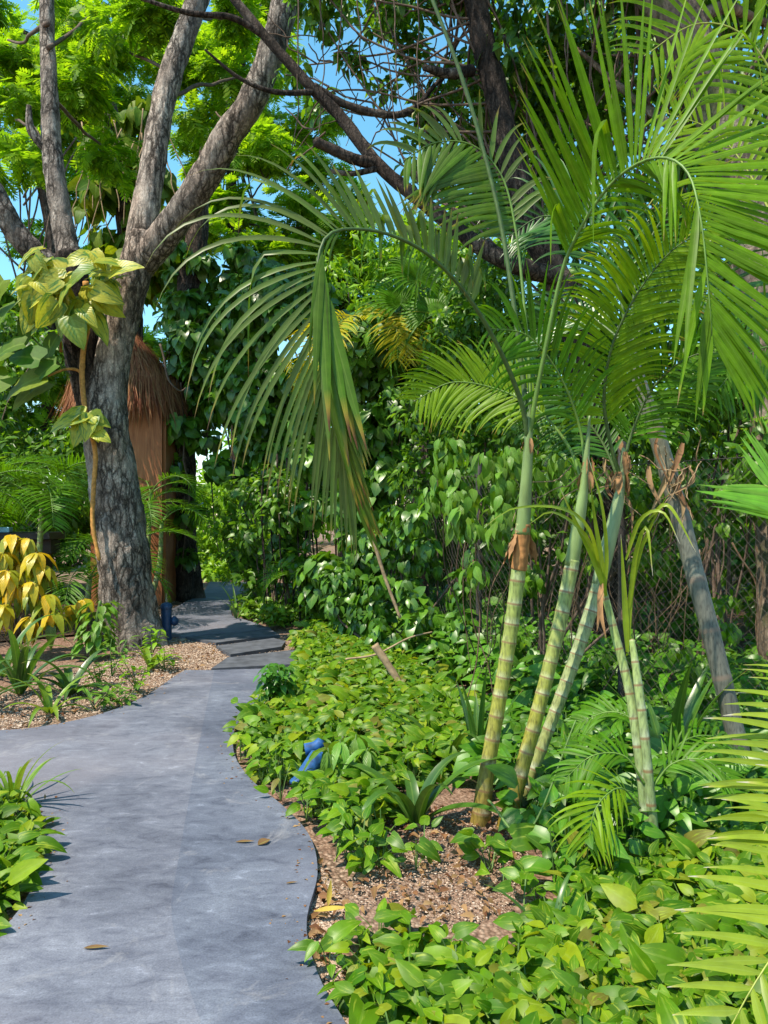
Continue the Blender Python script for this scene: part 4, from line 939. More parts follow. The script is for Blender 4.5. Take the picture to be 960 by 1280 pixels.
for i, (l, ln) in enumerate((([(800, 1010, 3.35), (775, 985, 3.25), (745, 1010, 3.15), (735, 1060, 3.1)], .26), ([(806, 980, 3.4), (780, 945, 3.4), (740, 945, 3.4), (705, 975, 3.4)], .22), ([(812, 990, 3.4), (840, 955, 3.4), (880, 950, 3.35), (915, 975, 3.3)], .22), ([(808, 940, 3.45), (790, 900, 3.55), (760, 890, 3.6), (720, 905, 3.65)], .2), ([(815, 985, 3.42), (850, 930, 3.6), (890, 920, 3.7), (930, 940, 3.8)], .22))):
    frond_obj(p4, pp(l), np.array([0, -.6, .8]), .25, 15, ln, dict(ang=.75, dih=.2, g=.14), dict(ang=.75, dih=.2, g=.14), .018, 30 + i, M_frond_y if i == 0 else M_frond, M_rachis, .006)

# ---- grey stemmed palm on the right, by the fence
c5 = G0(933, 985)
p5 = thing('grey_stem_palm', 'smooth grey palm stem leaning left in front of the wire fence at the right', 'palm', c5)
g = Geo(); tube(g, R4(pp([(938, 995, 4.15), (920, 920, 4.2), (892, 805, 4.28), (868, 715, 4.36), (846, 630, 4.44), (820, 540, 4.5), (796, 470, 4.56), (782, 420, 4.6)]), [.056, .052, .050, .052, .052, .048, .042, .03]), 160, 24, ring=.05, ringlen=.3)
g.build('stem', cane_mat('grey_stem', (.085, .085, .072), (.11, .112, .092), (.13, .135, .10), 2.6, .3, ringcol=(.16, .12, .09), white=.15), p5)
for i, (l, ln) in enumerate((([(785, 430, 4.6), (770, 350, 4.7), (735, 290, 4.8), (680, 270, 4.9), (630, 300, 4.9)], .55), ([(788, 430, 4.6), (830, 380, 4.6), (890, 370, 4.5), (950, 420, 4.4)], .5), ([(786, 430, 4.6), (800, 330, 4.7), (840, 260, 4.8), (900, 230, 4.8)], .6), ([(784, 432, 4.6), (740, 400, 4.8), (690, 400, 5.0), (640, 440, 5.1)], .45))):
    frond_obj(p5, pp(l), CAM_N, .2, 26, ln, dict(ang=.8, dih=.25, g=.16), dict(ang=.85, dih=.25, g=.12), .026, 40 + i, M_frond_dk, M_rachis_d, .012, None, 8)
g = Geo(); rng = RNG(45)
for i in range(14):
    u, v = rng.uniform(690, 900), rng.uniform(540, 620); blade(g, pp([(u, v, 4.4), (u + rng.normal() * 12, v + 22, 4.36), (u + rng.normal() * 22, v + rng.uniform(35, 75), 4.33)]), rng.uniform(.018, .04), fold=.7)
g.build('dead_leaves', leaf_mat('dead_brown_leaf', [(.16, .085, .04), (.30, .18, .10), (.36, .24, .14)], .85, .15, .1, rib=.1), p5)
g = Geo()
for i in range(16): u, v = rng.uniform(690, 900), rng.uniform(540, 600); strand(g, rng, P(u, v, 4.4), P(u + rng.uniform(-90, 90), v + rng.uniform(-50, 80), 4.3), .004, 0, .3, 8)
g.build('dead_stalks', M_dead, p5)

# ---- palms that stand just outside the frame on the right
c6 = np.array([2.35, 4.1, 0])
p6 = thing('sunny_palm', 'palm at the right edge with yellow-green fronds arching into the top right corner', 'palm', c6)
g = Geo(); tube(g, R4([c6 + [0, 0, -.05], c6 + [.02, .05, 1.2], c6 + [-.05, .1, 2.2]], [.05, .045, .03]), 60, 16, ring=.06, ringlen=.1); g.build('cane', cm4, p6)
frond_obj(p6, pp([(1020, 480, 4.15), (1005, 280, 4.2), (975, 120, 4.2), (930, 45, 4.2), (870, 30, 4.2), (805, 70, 4.15)]), CAM_N, .38, 34, .70, dict(ang=.9, dih=.2, g=.08), dict(ang=.95, dih=.2, g=.16), .032, 51, M_frond_y, M_rachis_y, .013, None, 9)
frond_obj(p6, pp([(1020, 480, 4.15), (1000, 380, 4.3), (960, 260, 4.5), (900, 170, 4.7), (830, 140, 4.8)]), CAM_N, .3, 30, .66, dict(ang=.8, dih=.2, g=.05), dict(ang=.9, dih=.2, g=.14), .03, 52, M_frond_y, M_rachis_y, .012, None, 9)
frond_obj(p6, pp([(1020, 490, 4.15), (985, 440, 4.0), (940, 440, 3.9), (895, 490, 3.8)]), CAM_N, .2, 26, .42, dict(ang=.85, dih=.2, g=.12), dict(ang=.9, dih=.2, g=.2), .022, 53, M_frond, M_rachis, .01, None, 8)
c7 = np.array([1.75, 2.55, 0])
p7 = thing('near_palm', 'nearest palm at the lower right with yellow-green leaflets reaching into the frame', 'palm', c7)
g = Geo(); tube(g, R4([c7, c7 + [0, 0, .6], c7 + [-.03, -.02, 1.15]], [.035, .03, .02]), 40, 14, ring=.06, ringlen=.08); g.build('cane', cm4, p7)
top7 = c7 + [-.03, -.02, 1.1]
frond_obj(p7, [top7, P(1060, 690, 2.5), P(1020, 650, 2.52), P(985, 622, 2.55), P(955, 606, 2.58)], CAM_N, .45, 18, .36, dict(ang=.40, dih=.1, g=.0), dict(ang=.5, dih=.1, g=.015), .022, 54, leaf_mat('bright_frond_leaflet', [(.10, .30, .03), (.13, .36, .035), (.17, .40, .04)], .36, .4, .5, rib=.2), M_rachis_y, .008, None, 8)
nn7 = np.array([-.15, -.75, .65])
frond_obj(p7, [top7, P(1130, 900, 2.2), P(1085, 985, 1.95), P(1035, 1080, 1.78), P(985, 1165, 1.68), P(940, 1235, 1.62), P(905, 1300, 1.6)], nn7, .30, 25, .30, dict(ang=lambda t: 1.15 - .25 * t, dih=.15, g=.025), dict(ang=.8, dih=.15, g=.06), .025, 55, M_fG, M_rachis_y, .007, None, 9)
frond_obj(p7, [top7, P(1120, 820, 2.3), P(1080, 850, 2.15), P(1030, 915, 2.05), P(985, 985, 2.0), P(945, 1060, 1.98)], nn7, .30, 26, .30, dict(ang=1.0, dih=.15, g=.03), dict(ang=.8, dih=.15, g=.08), .023, 56, M_fG, M_rachis_y, .007, None, 8)

# ---- generic palms in the distance
def arc_frond(parent, p0, az, el, L, curl, nl, ll, wd, seed, lm, rm, r0=.012, seg=5, g=.12):
    p = np.array(p0, float); e = el; pts = [p.copy()]
    for i in range(10):
        p = p + np.array([math.cos(az) * math.cos(e), math.sin(az) * math.cos(e), math.sin(e)]) * L / 10; e -= curl / 10 * (1 + .6 * i / 10); pts.append(p.copy())
    s = spline(pts, 48); T = nrm(np.gradient(s, axis=0)); hz = np.array([-math.sin(az), math.cos(az), 0])
    Nn = nrm(np.cross(T, np.tile(hz, (48, 1)))); Nn[Nn[:, 2] < 0] *= 1
    if Nn[0, 2] < 0: Nn = -Nn
    frond_obj(parent, pts, Nn, .22, nl, ll, dict(ang=.95, dih=.3, g=g), dict(ang=.95, dih=.3, g=g), wd, seed, lm, rm, r0, None, seg)
def palm(label, base, h, nf, L, ll, lm, seed, az=None, wd=.03, nl=30, stems=3, group=None, name='feather_palm', el=(.5, 1.3), curl=1.9, lean=.3):
    t = thing(name, label, 'palm', base, group); rng = RNG(seed); base = np.asarray(base, float); tops = []
    for k in range(stems):
        off = rng.normal(size=3) * .12 * (stems > 1); off[2] = 0; tp = base + off * 2 + np.array([rng.normal() * lean * .3, rng.normal() * lean * .3, h * rng.uniform(.75, 1.05)])
        g = Geo(); tube(g, R4([base + off, (base + off + tp) / 2 + off * .3, tp], [.045, .04, .03]), 40, 12, ring=.06, ringlen=.1); g.build('stem', cm4, t); tops.append(tp)
    for i in range(nf):
        a = (i * 2.4 + rng.normal() * .2) if az is None else rng.uniform(*az)
        arc_frond(t, tops[i % stems], a, rng.uniform(*el), L * rng.uniform(.8, 1.1), curl * rng.uniform(.8, 1.15), nl, ll, wd, seed * 100 + i, lm, M_rachis)
    return t
GP = 'feathery green palms behind the forked tree'
palm('broad green palm at the left edge with fronds drooping over the counter', (-4.95, 9.9, 0), 1.7, 15, 1.7, .5, M_frond, 101, wd=.024, nl=44, group=GP)
palm('green palm close behind the left side of the forked trunk, low fronds', (-4.0, 10.6, 0), .8, 9, 1.5, .42, M_frond, 102, wd=.024, nl=34, group=GP)
palm('tall palm at the upper left edge, fronds hanging under the big leaves', (-6.2, 12.0, 0), 2.3, 10, 2.0, .55, M_frond_dk, 103, wd=.028, nl=36, group=GP)
palm('small palm whose fronds cross the brown hut wall right of the trunk', (-3.9, 11.8, 0), 1.5, 8, 1.35, .36, M_frond, 104, wd=.022, nl=28, stems=2, group=GP)
palm('palm beside the dark vine trunk with pale fronds reaching toward the far path', (-3.85, 12.2, 0), 1.9, 7, 1.25, .36, M_frond, 105, wd=.022, nl=26, stems=2, group=GP)
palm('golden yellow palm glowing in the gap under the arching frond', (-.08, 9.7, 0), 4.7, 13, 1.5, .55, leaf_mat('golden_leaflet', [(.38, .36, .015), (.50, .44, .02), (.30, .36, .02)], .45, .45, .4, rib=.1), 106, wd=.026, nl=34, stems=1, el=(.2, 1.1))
palm('small dark palm with drooping fronds at the right side of the far path', (-1.15, 10.6, 0), .75, 9, .9, .3, M_frond, 107, wd=.02, nl=24, stems=1)
palm('low palm in front of the hedge at the bend of the far path', (-1.75, 12.6, 0), .7, 8, 1.0, .3, M_frond, 108, wd=.02, nl=24, stems=2)
# fan palm below the arching frond
fb = np.array([.45, 9.2, 0]); fp = thing('fan_palm', 'fan palm with round spiky leaves just right of the arching petiole', 'palm', fb); rng = RNG(111)
g = Geo(); tube(g, R4([fb, fb + [.02, 0, 2], fb + [.05, 0, 3.3]], [.07, .06, .05]), 40, 14, .1, 10); g.build('stem', M_bark_dk, fp)
for i, (u, v, L) in enumerate(((540, 392, .62), (500, 380, .6), (520, 350, .5), (575, 420, .5), (490, 430, .45))):
    c = P(u, v, 9.0 + rng.normal() * .2); nv = nrm(np.array([rng.normal() * .4, -.8, .5])); x = nrm(np.cross([0, 0, 1], nv)); y = np.cross(nv, x); g = Geo(); a0_ = rng.uniform(-.4, .4)
    for k in range(30):
        a = a0_ + rad(-150 + 300 * k / 29) + math.pi / 2; d = math.cos(a) * x + math.sin(a) * y
        blade(g, [c, c + d * L * .5 + nv * .05, c + d * L * rng.uniform(.9, 1) + np.array([0, 0, -.08])], .045, 6, .5, nv)
    fr = Geo(); strand(fr, rng, fb + [.05, 0, 3.2], c, .012); r = fr.build('leaf_stalk', M_rachis, fp); g.build('fan_leaf', M_frond, r)
# ================================================================ shrubs and hedge
def shrub(name, label, base, clumps, n, mat, T, size, seed, group=None, stems=6, sm=None, cat='shrub', kw=None, sr=(.008, .02), sub=5, rs=(.35, .55)):
    t = thing(name, label, cat, base, group); rng = RNG(seed); cl = []
    for (u, v, Y, r) in clumps: cl += subclump(rng, P(u, v, Y), r, sub, rs, .85)
    cl = [(np.array([c[0], c[1], max(c[2], .12)]), r) for c, r in cl]
    g = Geo(); leaves(g, rng, cl, n, T, size, **(kw or {})); g.build('foliage', mat, t)
    g = Geo(); base = np.asarray(base, float)
    for k in range(stems):
        c, r = cl[rng.integers(0, len(cl))]; strand(g, rng, base + np.append(rng.normal(size=2) * .12, -.03), c, rng.uniform(*sr), 0, .15, 8)
    g.build('stems', sm or M_twig, t)
    return t
GH = 'hedge shrubs along the wire fence'
vk = dict(droop=.75, out=.55, up=.45, rnd=.5, fill=.35)
shrub('hedge_shrub', 'leafy hedge shrub with bare dark stems at the right of the far path bend', (-1.5, 11.0, 0), [(300, 690, 12.2, .5), (335, 670, 11.5, .55), (360, 700, 10.8, .5), (330, 620, 11.8, .6), (375, 640, 10.8, .6), (390, 720, 10.0, .4), (320, 740, 11.4, .35), (300, 640, 12.6, .5)], 3000, M_broad, T_ovate, (.09, .17), 201, GH, 10)
shrub('hedge_shrub', 'dark round-leaved vine mound behind the hanging tip of the arching frond', (-.75, 10.4, 0), [(420, 640, 10.2, .6), (440, 580, 10.2, .6), (400, 560, 10.6, .6), (455, 700, 9.6, .5), (420, 720, 9.6, .45), (470, 640, 9.6, .5)], 2600, M_vine, T_round, (.09, .19), 202, GH, 6, kw=vk)
shrub('hedge_shrub', 'tall wall of round glossy vine leaves above the far path', (-1.9, 13.2, 0), [(280, 430, 13.4, .8), (330, 400, 13, .8), (340, 470, 12.8, .8), (390, 400, 12.6, .8), (300, 520, 13.2, .7), (360, 540, 12.4, .8), (400, 480, 12.2, .8), (300, 590, 13.2, .5), (260, 500, 13.8, .5), (350, 350, 13, .7), (290, 370, 13.5, .6)], 5200, M_vine, T_round, (.11, .22), 203, GH, 6, kw=vk)
shrub('hedge_shrub', 'round-leaved vine climbing in the middle, right of the hanging frond tip', (-.05, 9.6, 0), [(470, 470, 9.8, .6), (490, 530, 9.6, .55), (480, 420, 10, .6), (510, 470, 9.4, .5), (480, 590, 9.3, .45), (450, 520, 9.9, .5), (530, 420, 9.6, .6)], 3000, M_vine, T_round, (.09, .19), 204, GH, 6, kw=vk)
shrub('hedge_shrub', 'mid green small-leaved shrub behind the small yellow-green frond', (.6, 8.6, 0), [(560, 460, 8.6, .6), (600, 420, 8.6, .6), (560, 540, 8.4, .6), (620, 520, 8.2, .6), (640, 450, 8.2, .6), (530, 600, 8.4, .5), (590, 600, 8.0, .5), (640, 380, 8.6, .6), (590, 360, 8.8, .6)], 4800, M_broad, T_ovate, (.06, .12), 205, GH, 8)
shrub('hedge_shrub', 'dense small-leaved shrub behind the crowns of the ringed canes', (1.6, 7.9, 0), [(680, 420, 8, .6), (720, 480, 7.8, .6), (690, 540, 7.6, .55), (760, 420, 7.8, .6), (770, 540, 7.4, .5), (820, 460, 7.6, .6), (840, 540, 7.2, .5), (720, 580, 7.2, .35)], 4200, M_broad, T_ovate, (.07, .13), 206, GH, 8)
shrub('hedge_shrub', 'dark shrub behind the grey stem at the right edge', (2.9, 6.6, 0), [(900, 420, 6.8, .6), (940, 500, 6.4, .6), (880, 520, 6.8, .5), (980, 420, 6.4, .7), (960, 580, 6.2, .4), (1010, 560, 6, .6)], 3000, M_broad, T_ovate, (.08, .15), 207, GH, 8)
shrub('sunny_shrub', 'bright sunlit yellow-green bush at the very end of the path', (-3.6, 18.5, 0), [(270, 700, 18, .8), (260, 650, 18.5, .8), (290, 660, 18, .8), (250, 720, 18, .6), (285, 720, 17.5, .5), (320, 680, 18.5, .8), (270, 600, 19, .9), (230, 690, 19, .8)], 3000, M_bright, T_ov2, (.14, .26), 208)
shrub('pale_leaf_shrub', 'light green shrub with drooping oval leaves behind the tallest ringed cane', (.9, 6.3, 0), [(570, 590, 5.2, .2), (600, 610, 5.1, .22), (620, 560, 5.2, .2), (585, 650, 5.1, .17), (625, 640, 5.0, .17), (560, 560, 5.3, .17), (640, 590, 5.1, .16), (598, 715, 5.0, .10), (560, 620, 5.2, .15), (690, 575, 5.1, .12)], 560, M_broad_lt, T_ovate, (.07, .135), 209, None, 4, M_twig, sr=(.003, .006), kw=dict(droop=1.1, out=.45, up=.5, rnd=.5, fill=.2))
# low shadowed growth beyond the fence closes the view
shrub('understory_shrub', 'dim low thicket beyond the wire fence behind the ringed canes', (2.6, 10, 0), [(640, 720, 10.5, .6), (700, 700, 10.2, .7), (780, 710, 10, .7), (860, 720, 9.6, .7), (940, 720, 9, .7), (600, 680, 11, .7), (1020, 700, 8.6, .8), (740, 640, 10.6, .8), (840, 640, 10.4, .8), (940, 640, 10, .8), (660, 620, 11, .8), (540, 660, 11.4, .7), (620, 800, 8.8, .5), (690, 800, 8.6, .5), (760, 800, 8.4, .5), (840, 810, 8, .5), (920, 820, 7.6, .5), (1000, 830, 7.2, .6), (560, 760, 10, .6), (660, 760, 10, .6), (820, 590, 10.4, .7), (900, 590, 10, .7), (980, 590, 9.6, .7), (760, 600, 10.8, .7), (700, 560, 11, .7)], 13000, M_broad, T_ov2, (.10, .18), 210, None, 14)
rng = RNG(211); g = Geo()
for i in range(60):
    u = rng.uniform(590, 990); Y = 5.6 + rng.random() * 2.4; v = rng.uniform(600, 700); a = P(u, v, Y); b = P(u + rng.normal() * 60, 640 + 1491 / Y - rng.uniform(0, 30), Y + rng.normal() * .3)
    strand(g, rng, a, b, rng.uniform(.003, .010), 0, .25, 8)
tag(g.build('dry_vine_tangle', plain_mat('dark_dry_vine', (.11, .075, .048), .9, .5, 25, .1)), 'brown tangle of dry vines and stalks hanging behind the wire fence', 'dry vines', kind='stuff')
rng = RNG(212); g = Geo()
for i in range(20):
    u = rng.uniform(310, 420); Y = 10.2 + rng.random() * 1.5; strand(g, rng, P(u, rng.uniform(560, 640), Y), P(u + rng.normal() * 8, 640 + 1491 / Y, Y), rng.uniform(.008, .022), 0, .06, 7)
tag(g.build('bare_stems', M_bark_dk), 'thicket of thin bare dark stems under the hedge right of the far path', 'stems', kind='stuff')
shrub('fence_vine', 'mixed leafy vine climbing the wire fence from the ground cover beside the dry sticks', (.3, 8.4, 0), [(440, 770, 8.6, .3), (480, 740, 8.3, .35), (520, 720, 8.0, .35), (560, 760, 7.6, .3), (540, 660, 7.9, .35), (500, 660, 8.3, .35), (590, 700, 7.2, .28), (600, 780, 7.0, .22), (470, 690, 8.6, .35), (520, 790, 7.7, .25), (570, 830, 7.0, .2), (480, 800, 8.0, .25), (430, 720, 9.0, .35)], 2600, M_vine, T_round + T_ovate, (.06, .14), 215, None, 10, kw=vk)
shrub('left_thicket', 'dark green thicket behind the palms at the left edge', (-7, 14.5, 0), [(-40, 560, 14, .9), (40, 580, 14.5, .9), (110, 600, 14.5, .8), (-20, 680, 14, .8), (60, 680, 14.2, .8), (120, 690, 13.6, .7), (20, 500, 15, .9), (100, 520, 15, .8), (-60, 470, 15, 1), (60, 750, 13, .5), (-10, 750, 13, .5), (190, 560, 15.5, .7), (-110, 620, 13.5, 1.0), (0, 600, 13, .8), (60, 630, 13.4, .8), (20, 440, 15, .8), (90, 460, 15, .8)], 12000, M_broad, T_ov2, (.13, .25), 216, None, 10)
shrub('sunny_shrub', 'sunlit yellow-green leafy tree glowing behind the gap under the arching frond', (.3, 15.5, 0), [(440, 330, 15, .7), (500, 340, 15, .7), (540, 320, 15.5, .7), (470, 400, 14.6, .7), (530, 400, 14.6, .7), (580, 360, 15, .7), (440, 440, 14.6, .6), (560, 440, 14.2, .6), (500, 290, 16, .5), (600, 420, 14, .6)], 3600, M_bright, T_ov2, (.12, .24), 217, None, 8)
shrub('fence_vine', 'loose dark vine leaves draped over the wire fence behind the ringed canes', (1.3, 6.4, 0), [(640, 650, 6.3, .28), (690, 620, 6.1, .3), (740, 600, 5.8, .3), (800, 620, 5.5, .28), (850, 600, 5.3, .28), (900, 640, 5.1, .25), (670, 720, 6.2, .2), (720, 690, 6.0, .22), (820, 700, 5.5, .2), (900, 760, 5.1, .18), (950, 600, 5.0, .28), (640, 790, 6.4, .2), (760, 820, 5.8, .18), (860, 830, 5.3, .2)], 1900, M_broad, T_ovate, (.05, .11), 218, None, 8, kw=dict(droop=.8, out=.5, up=.5, rnd=.6, fill=.1))
# far woods
rng = RNG(213); g = Geo(); cl = []
for i in range(190):
    x = rng.uniform(-34, 30); z = rng.uniform(0, 7.0 if x > -6 else 5.0); cl.append((np.array([x, 34 + rng.random() * 6, z]), np.array([2.0, 1.4, 1.3])))
leaves(g, rng, cl, 19000, T_ov2, (.35, .75), .3, .5, .6, .8, .1); tag(g.build('far_woods', M_feather_far), 'hazy green far woods closing the view behind all trees', 'woods', kind='stuff')
rng = RNG(214); g = Geo(); cl = []
for i in range(230):
    x = rng.uniform(.3, 10); cl.append((np.array([x, 12.5 + rng.random() * 4 - .25 * x, rng.uniform(0, 6 if x < 2 else 11.5)]), np.array([1., .9, .9])))
leaves(g, rng, cl, 24000, T_ov2, (.18, .34), .4, .5, .6, .8, .1); tag(g.build('woods_beyond_fence', M_broad), 'solid dark leafy woods beyond the fence on the right', 'woods', kind='stuff')

# ================================================================ yellow croton and left bed
def whorl(geo, rng, c, n, L, t, tilt=(.0, .9), up=.6):
    a = rng.uniform(0, 6.28) + np.arange(n) * 2.4; e = rng.uniform(*tilt, n)
    ax = np.stack([np.cos(a) * np.cos(e), np.sin(a) * np.cos(e), -np.sin(e)], 1); no = np.stack([np.cos(a) * .5, np.sin(a) * .5, np.full(n, up)], 1)
    scatter(geo, t, np.tile(c, (n, 1)) + ax * .02, ax, no, rng.uniform(.75, 1.1, n) * L)
M_croton = leaf_mat('croton_leaf', [(.55, .40, .008), (.66, .46, .01), (.48, .38, .01), (.26, .28, .015)], .36, .35, .5, rib=.25, varieg=((.16, .22, .02), .66), veins=.2)
M_croton_g = leaf_mat('green_croton_leaf', [(.06, .14, .015), (.16, .24, .02), (.36, .36, .02)], .36, .3, .5, rib=.3, veins=.25)
def croton(label, base, heads, seed, L):
    t = thing('croton', label, 'shrub', base); rng = RNG(seed); g = Geo(); g2 = Geo(); s = Geo(); tt = leaf_t(6, .42, .25, .6, 'ovate', .012)
    for (u, v, Y, n) in heads:
        c = P(u, v, Y); whorl(g, rng, c, n, L, tt, (.15, 1.25)); whorl(g2, rng, c - [0, 0, .1], n // 2, L * .9, tt, (.2, 1.2)); strand(s, rng, base, c, .011, 0, .1, 7)
    g.build('yellow_leaves', M_croton, t); g2.build('green_leaves', M_croton_g, t); s.build('stems', M_twig, t)
croton('bushy croton with drooping yellow leaves at the left edge', G0(20, 812), [(46, 690, 8.3, 12), (14, 668, 8.5, 12), (40, 726, 8.2, 12), (34, 672, 8.5, 15), (5, 690, 8.4, 13), (52, 706, 8.3, 13), (-15, 720, 8.3, 12), (22, 730, 8.2, 12), (58, 742, 8.2, 14), (2, 755, 8.1, 10), (40, 770, 8.1, 8), (-40, 690, 8.4, 14), (-40, 750, 8.2, 12), (10, 712, 8.2, 10), (64, 764, 8.1, 10), (30, 700, 8.5, 10)], 221, .26)
croton('single small yellow croton head just left of the forked trunk', G0(112, 806), [(104, 748, 8.6, 11), (88, 756, 8.6, 6)], 222, .20)
def strap_plant(label, base, n, L, W, mat, seed, name='strap_leaf_plant', spread=(.25, 1.1), cat='plant', azr=None, curl=1.0, group=None):
    t = thing(name, label, cat, base, group); rng = RNG(seed); g = Geo()
    for i in range(n):
        a = (i * 2.4 + rng.normal() * .2) if azr is None else rng.uniform(*azr); e = math.pi / 2 - rng.uniform(*spread); l = L * rng.uniform(.65, 1.1); p = np.array(base, float) + [math.cos(a) * .02, math.sin(a) * .02, 0]; pts = [p.copy()]; cu = curl * rng.uniform(.5, 1.3)
        for k in range(7):
            p = p + np.array([math.cos(a) * math.cos(e), math.sin(a) * math.cos(e), math.sin(e)]) * l / 7; e -= cu / 7 * (1 + k / 4); p[2] = max(p[2], .015); pts.append(p.copy())
        up = nrm(np.array([-math.cos(a) * .6, -math.sin(a) * .6, .8])); blade(g, pts, W * rng.uniform(.8, 1.15), 12, .35, up, 2.6, .6)
    g.build('leaves', mat, t); return t
M_strap = leaf_mat('strap_leaf', [(.03, .10, .02), (.05, .14, .025), (.085, .19, .03)], .34, .25, .6, rib=.25, tip=(.92, (.25, .2, .05), (.2, .12, .05)))
M_strap_y = leaf_mat('yellowing_strap_leaf', [(.08, .20, .02), (.15, .28, .03), (.25, .30, .04)], .36, .3, .5, rib=.3, tip=(.85, (.32, .26, .06), (.22, .12, .05)))
GS = 'strap-leaved plants in the left bed'
for i, (u, v, n, L, W, mt, lb) in enumerate(((25, 868, 13, .85, .075, M_strap, 'largest dark strap-leaved plant in the left bed below the yellow croton'), (88, 868, 12, .55, .08, M_strap, 'broad strap-leaved plant in the middle of the left bed'), (-30, 890, 12, .7, .07, M_strap, 'strap-leaved plant cut by the left edge above the path'), (62, 892, 9, .5, .055, M_strap_y, 'low strap-leaved plant with sprawling leaves beside the path fork'),
                                             (5, 846, 10, .9, .07, M_strap, 'tall strap-leaved plant standing in the shade of the croton'), (188, 836, 8, .5, .05, M_strap_y, 'thin sprawling strap-leaved plant on the gravel below the trunk'))):
    strap_plant(lb, G0(u, v), n, L, W, mt, 230 + i, group=GS, curl=1.2)
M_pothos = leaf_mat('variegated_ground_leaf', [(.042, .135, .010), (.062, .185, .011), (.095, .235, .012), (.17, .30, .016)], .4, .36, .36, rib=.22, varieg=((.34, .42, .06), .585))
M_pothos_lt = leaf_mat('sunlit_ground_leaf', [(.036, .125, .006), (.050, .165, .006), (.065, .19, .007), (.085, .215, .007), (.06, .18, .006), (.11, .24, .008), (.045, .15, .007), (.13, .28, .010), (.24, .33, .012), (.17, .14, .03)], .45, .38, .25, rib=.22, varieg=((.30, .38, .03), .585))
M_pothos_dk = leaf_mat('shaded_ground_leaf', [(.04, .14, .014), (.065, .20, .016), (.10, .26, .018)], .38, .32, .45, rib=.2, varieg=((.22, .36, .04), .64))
T_poth = [leaf_t(6, .58, .22, .32, 'ovate', .012), leaf_t(6, .68, .16, .45, 'heart', .01), leaf_t(6, .48, .3, .2, 'ovate', .008), leaf_t(6, .62, .35, .6, 'heart', .012)]
def rosettes(gl, gs, rng, pts, nl, size, h, petiole=True, up=(-.5, .8)):
    for p in pts:
        n = rng.integers(nl[0], nl[1] + 1); a = rng.uniform(0, 6.28) + np.arange(n) * 2.4 + rng.normal(size=n) * .3
        hh = rng.uniform(h[0], h[1], n); rr = rng.uniform(.02, .13, n) * (size[1] / .16)
        c = np.stack([p[0] + np.cos(a) * rr, p[1] + np.sin(a) * rr, hh], 1)
        e = rng.uniform(up[0], up[1], n) - .25 * (hh < .07); ax = np.stack([np.cos(a) * np.cos(e), np.sin(a) * np.cos(e), np.sin(e) * .8], 1) + rng.normal(size=(n, 3)) * .15
        no = np.stack([np.cos(a) * .25 + rng.normal(size=n) * .35 - .25, np.sin(a) * .25 + rng.normal(size=n) * .35 - .5, np.full(n, .8)], 1); s = rng.uniform(size[0], size[1], n) * np.exp(rng.normal(size=n) * .22); k = rng.integers(0, 4, n)
        for j in range(4):
            m = k == j; scatter(gl, T_poth[j], c[m], ax[m], no[m], s[m])
        if petiole:
            for i in range(n):
                b = np.array([p[0], p[1], .0]); w_ = .0025; d = np.array([-math.sin(a[i]), math.cos(a[i]), 0]) * w_; m_ = (b + c[i]) / 2 + [0, 0, .02]
                gs.add([b - d, b + d, m_ + d, m_ - d, c[i] + d, c[i] - d], [(0, 1, 2, 3), (3, 2, 4, 5)])
EDGES = np.vstack([right_edge, isl])
CLEAR = [(tb[0] + .03, tb[1] + .05, .15), (tb[0] + .02, tb[1] - .18, .12), (tb[0] + .1, tb[1] + .12, .12), (tb[0] - .02, tb[1] - .3, .07)]
def cover(label, px, n, nl, size, h, mat, seed, petiole=True):
    rng = RNG(seed); gl = Geo(); gs = Geo(); pts = in_px(rng, px, n); d_ = np.min(np.linalg.norm(pts[:, None] - EDGES[None], axis=2), 1); pts = pts[d_ > .035 + .05 * rng.random(len(pts))]
    for (x_, y_, r_) in CLEAR: pts = pts[np.hypot(pts[:, 0] - x_, pts[:, 1] - y_) > r_]
    # keep the leaves of a clump off the path edge
    rosettes(gl, gs, rng, pts, nl, size, h, petiole)
    o = gl.build('ground_cover', mat); tag(o, label, 'ground cover', kind='stuff')
    if petiole:
        s = gs.build('stems', M_twig_gr, None); s.parent = o
cover('bright variegated ground cover leaves beside the middle of the path', [(300, 955), (303, 915), (335, 888), (368, 868), (382, 842), (372, 815), (392, 790), (430, 790), (520, 850), (600, 905), (580, 960), (525, 985), (480, 1010), (470, 1035), (480, 1075), (440, 1095), (402, 1085), (388, 1045), (352, 1010), (318, 980)], 1400, (4, 9), (.05, .105), (.03, .20), M_pothos_lt, 301)
cover('large light green ground cover leaves at the bottom right by the gravel edge', [(446, 1250), (438, 1200), (470, 1178), (540, 1192), (590, 1222), (660, 1208), (712, 1130), (760, 1080), (900, 1060), (1060, 1040), (1150, 1200), (1150, 1420), (560, 1420), (480, 1330)], 860, (4, 8), (.045, .105), (.015, .12), M_pothos_lt, 302)
cover('darker heart-leaved ground cover around the cane bases and young palm', [(655, 1075), (648, 1020), (600, 985), (600, 930), (700, 900), (820, 900), (960, 960), (1060, 1020), (920, 1075), (770, 1095), (700, 1120)], 480, (5, 9), (.07, .13), (.03, .24), M_pothos_dk, 303)
cover('ground cover leaves along the right edge of the far path', [(320, 786), (352, 788), (400, 788), (470, 800), (600, 870), (500, 760), (400, 745), (320, 748), (296, 770), (300, 780)], 620, (5, 8), (.07, .13), (.04, .3), M_pothos, 304, False)
cover('ground cover clump in the left island bed beside the near path', [(-180, 1012), (-30, 1004), (6, 1010), (36, 1034), (42, 1072), (22, 1118), (-20, 1160), (-120, 1235), (-330, 1300), (-400, 1100)], 380, (5, 9), (.06, .11), (.02, .12), M_pothos_lt, 305)
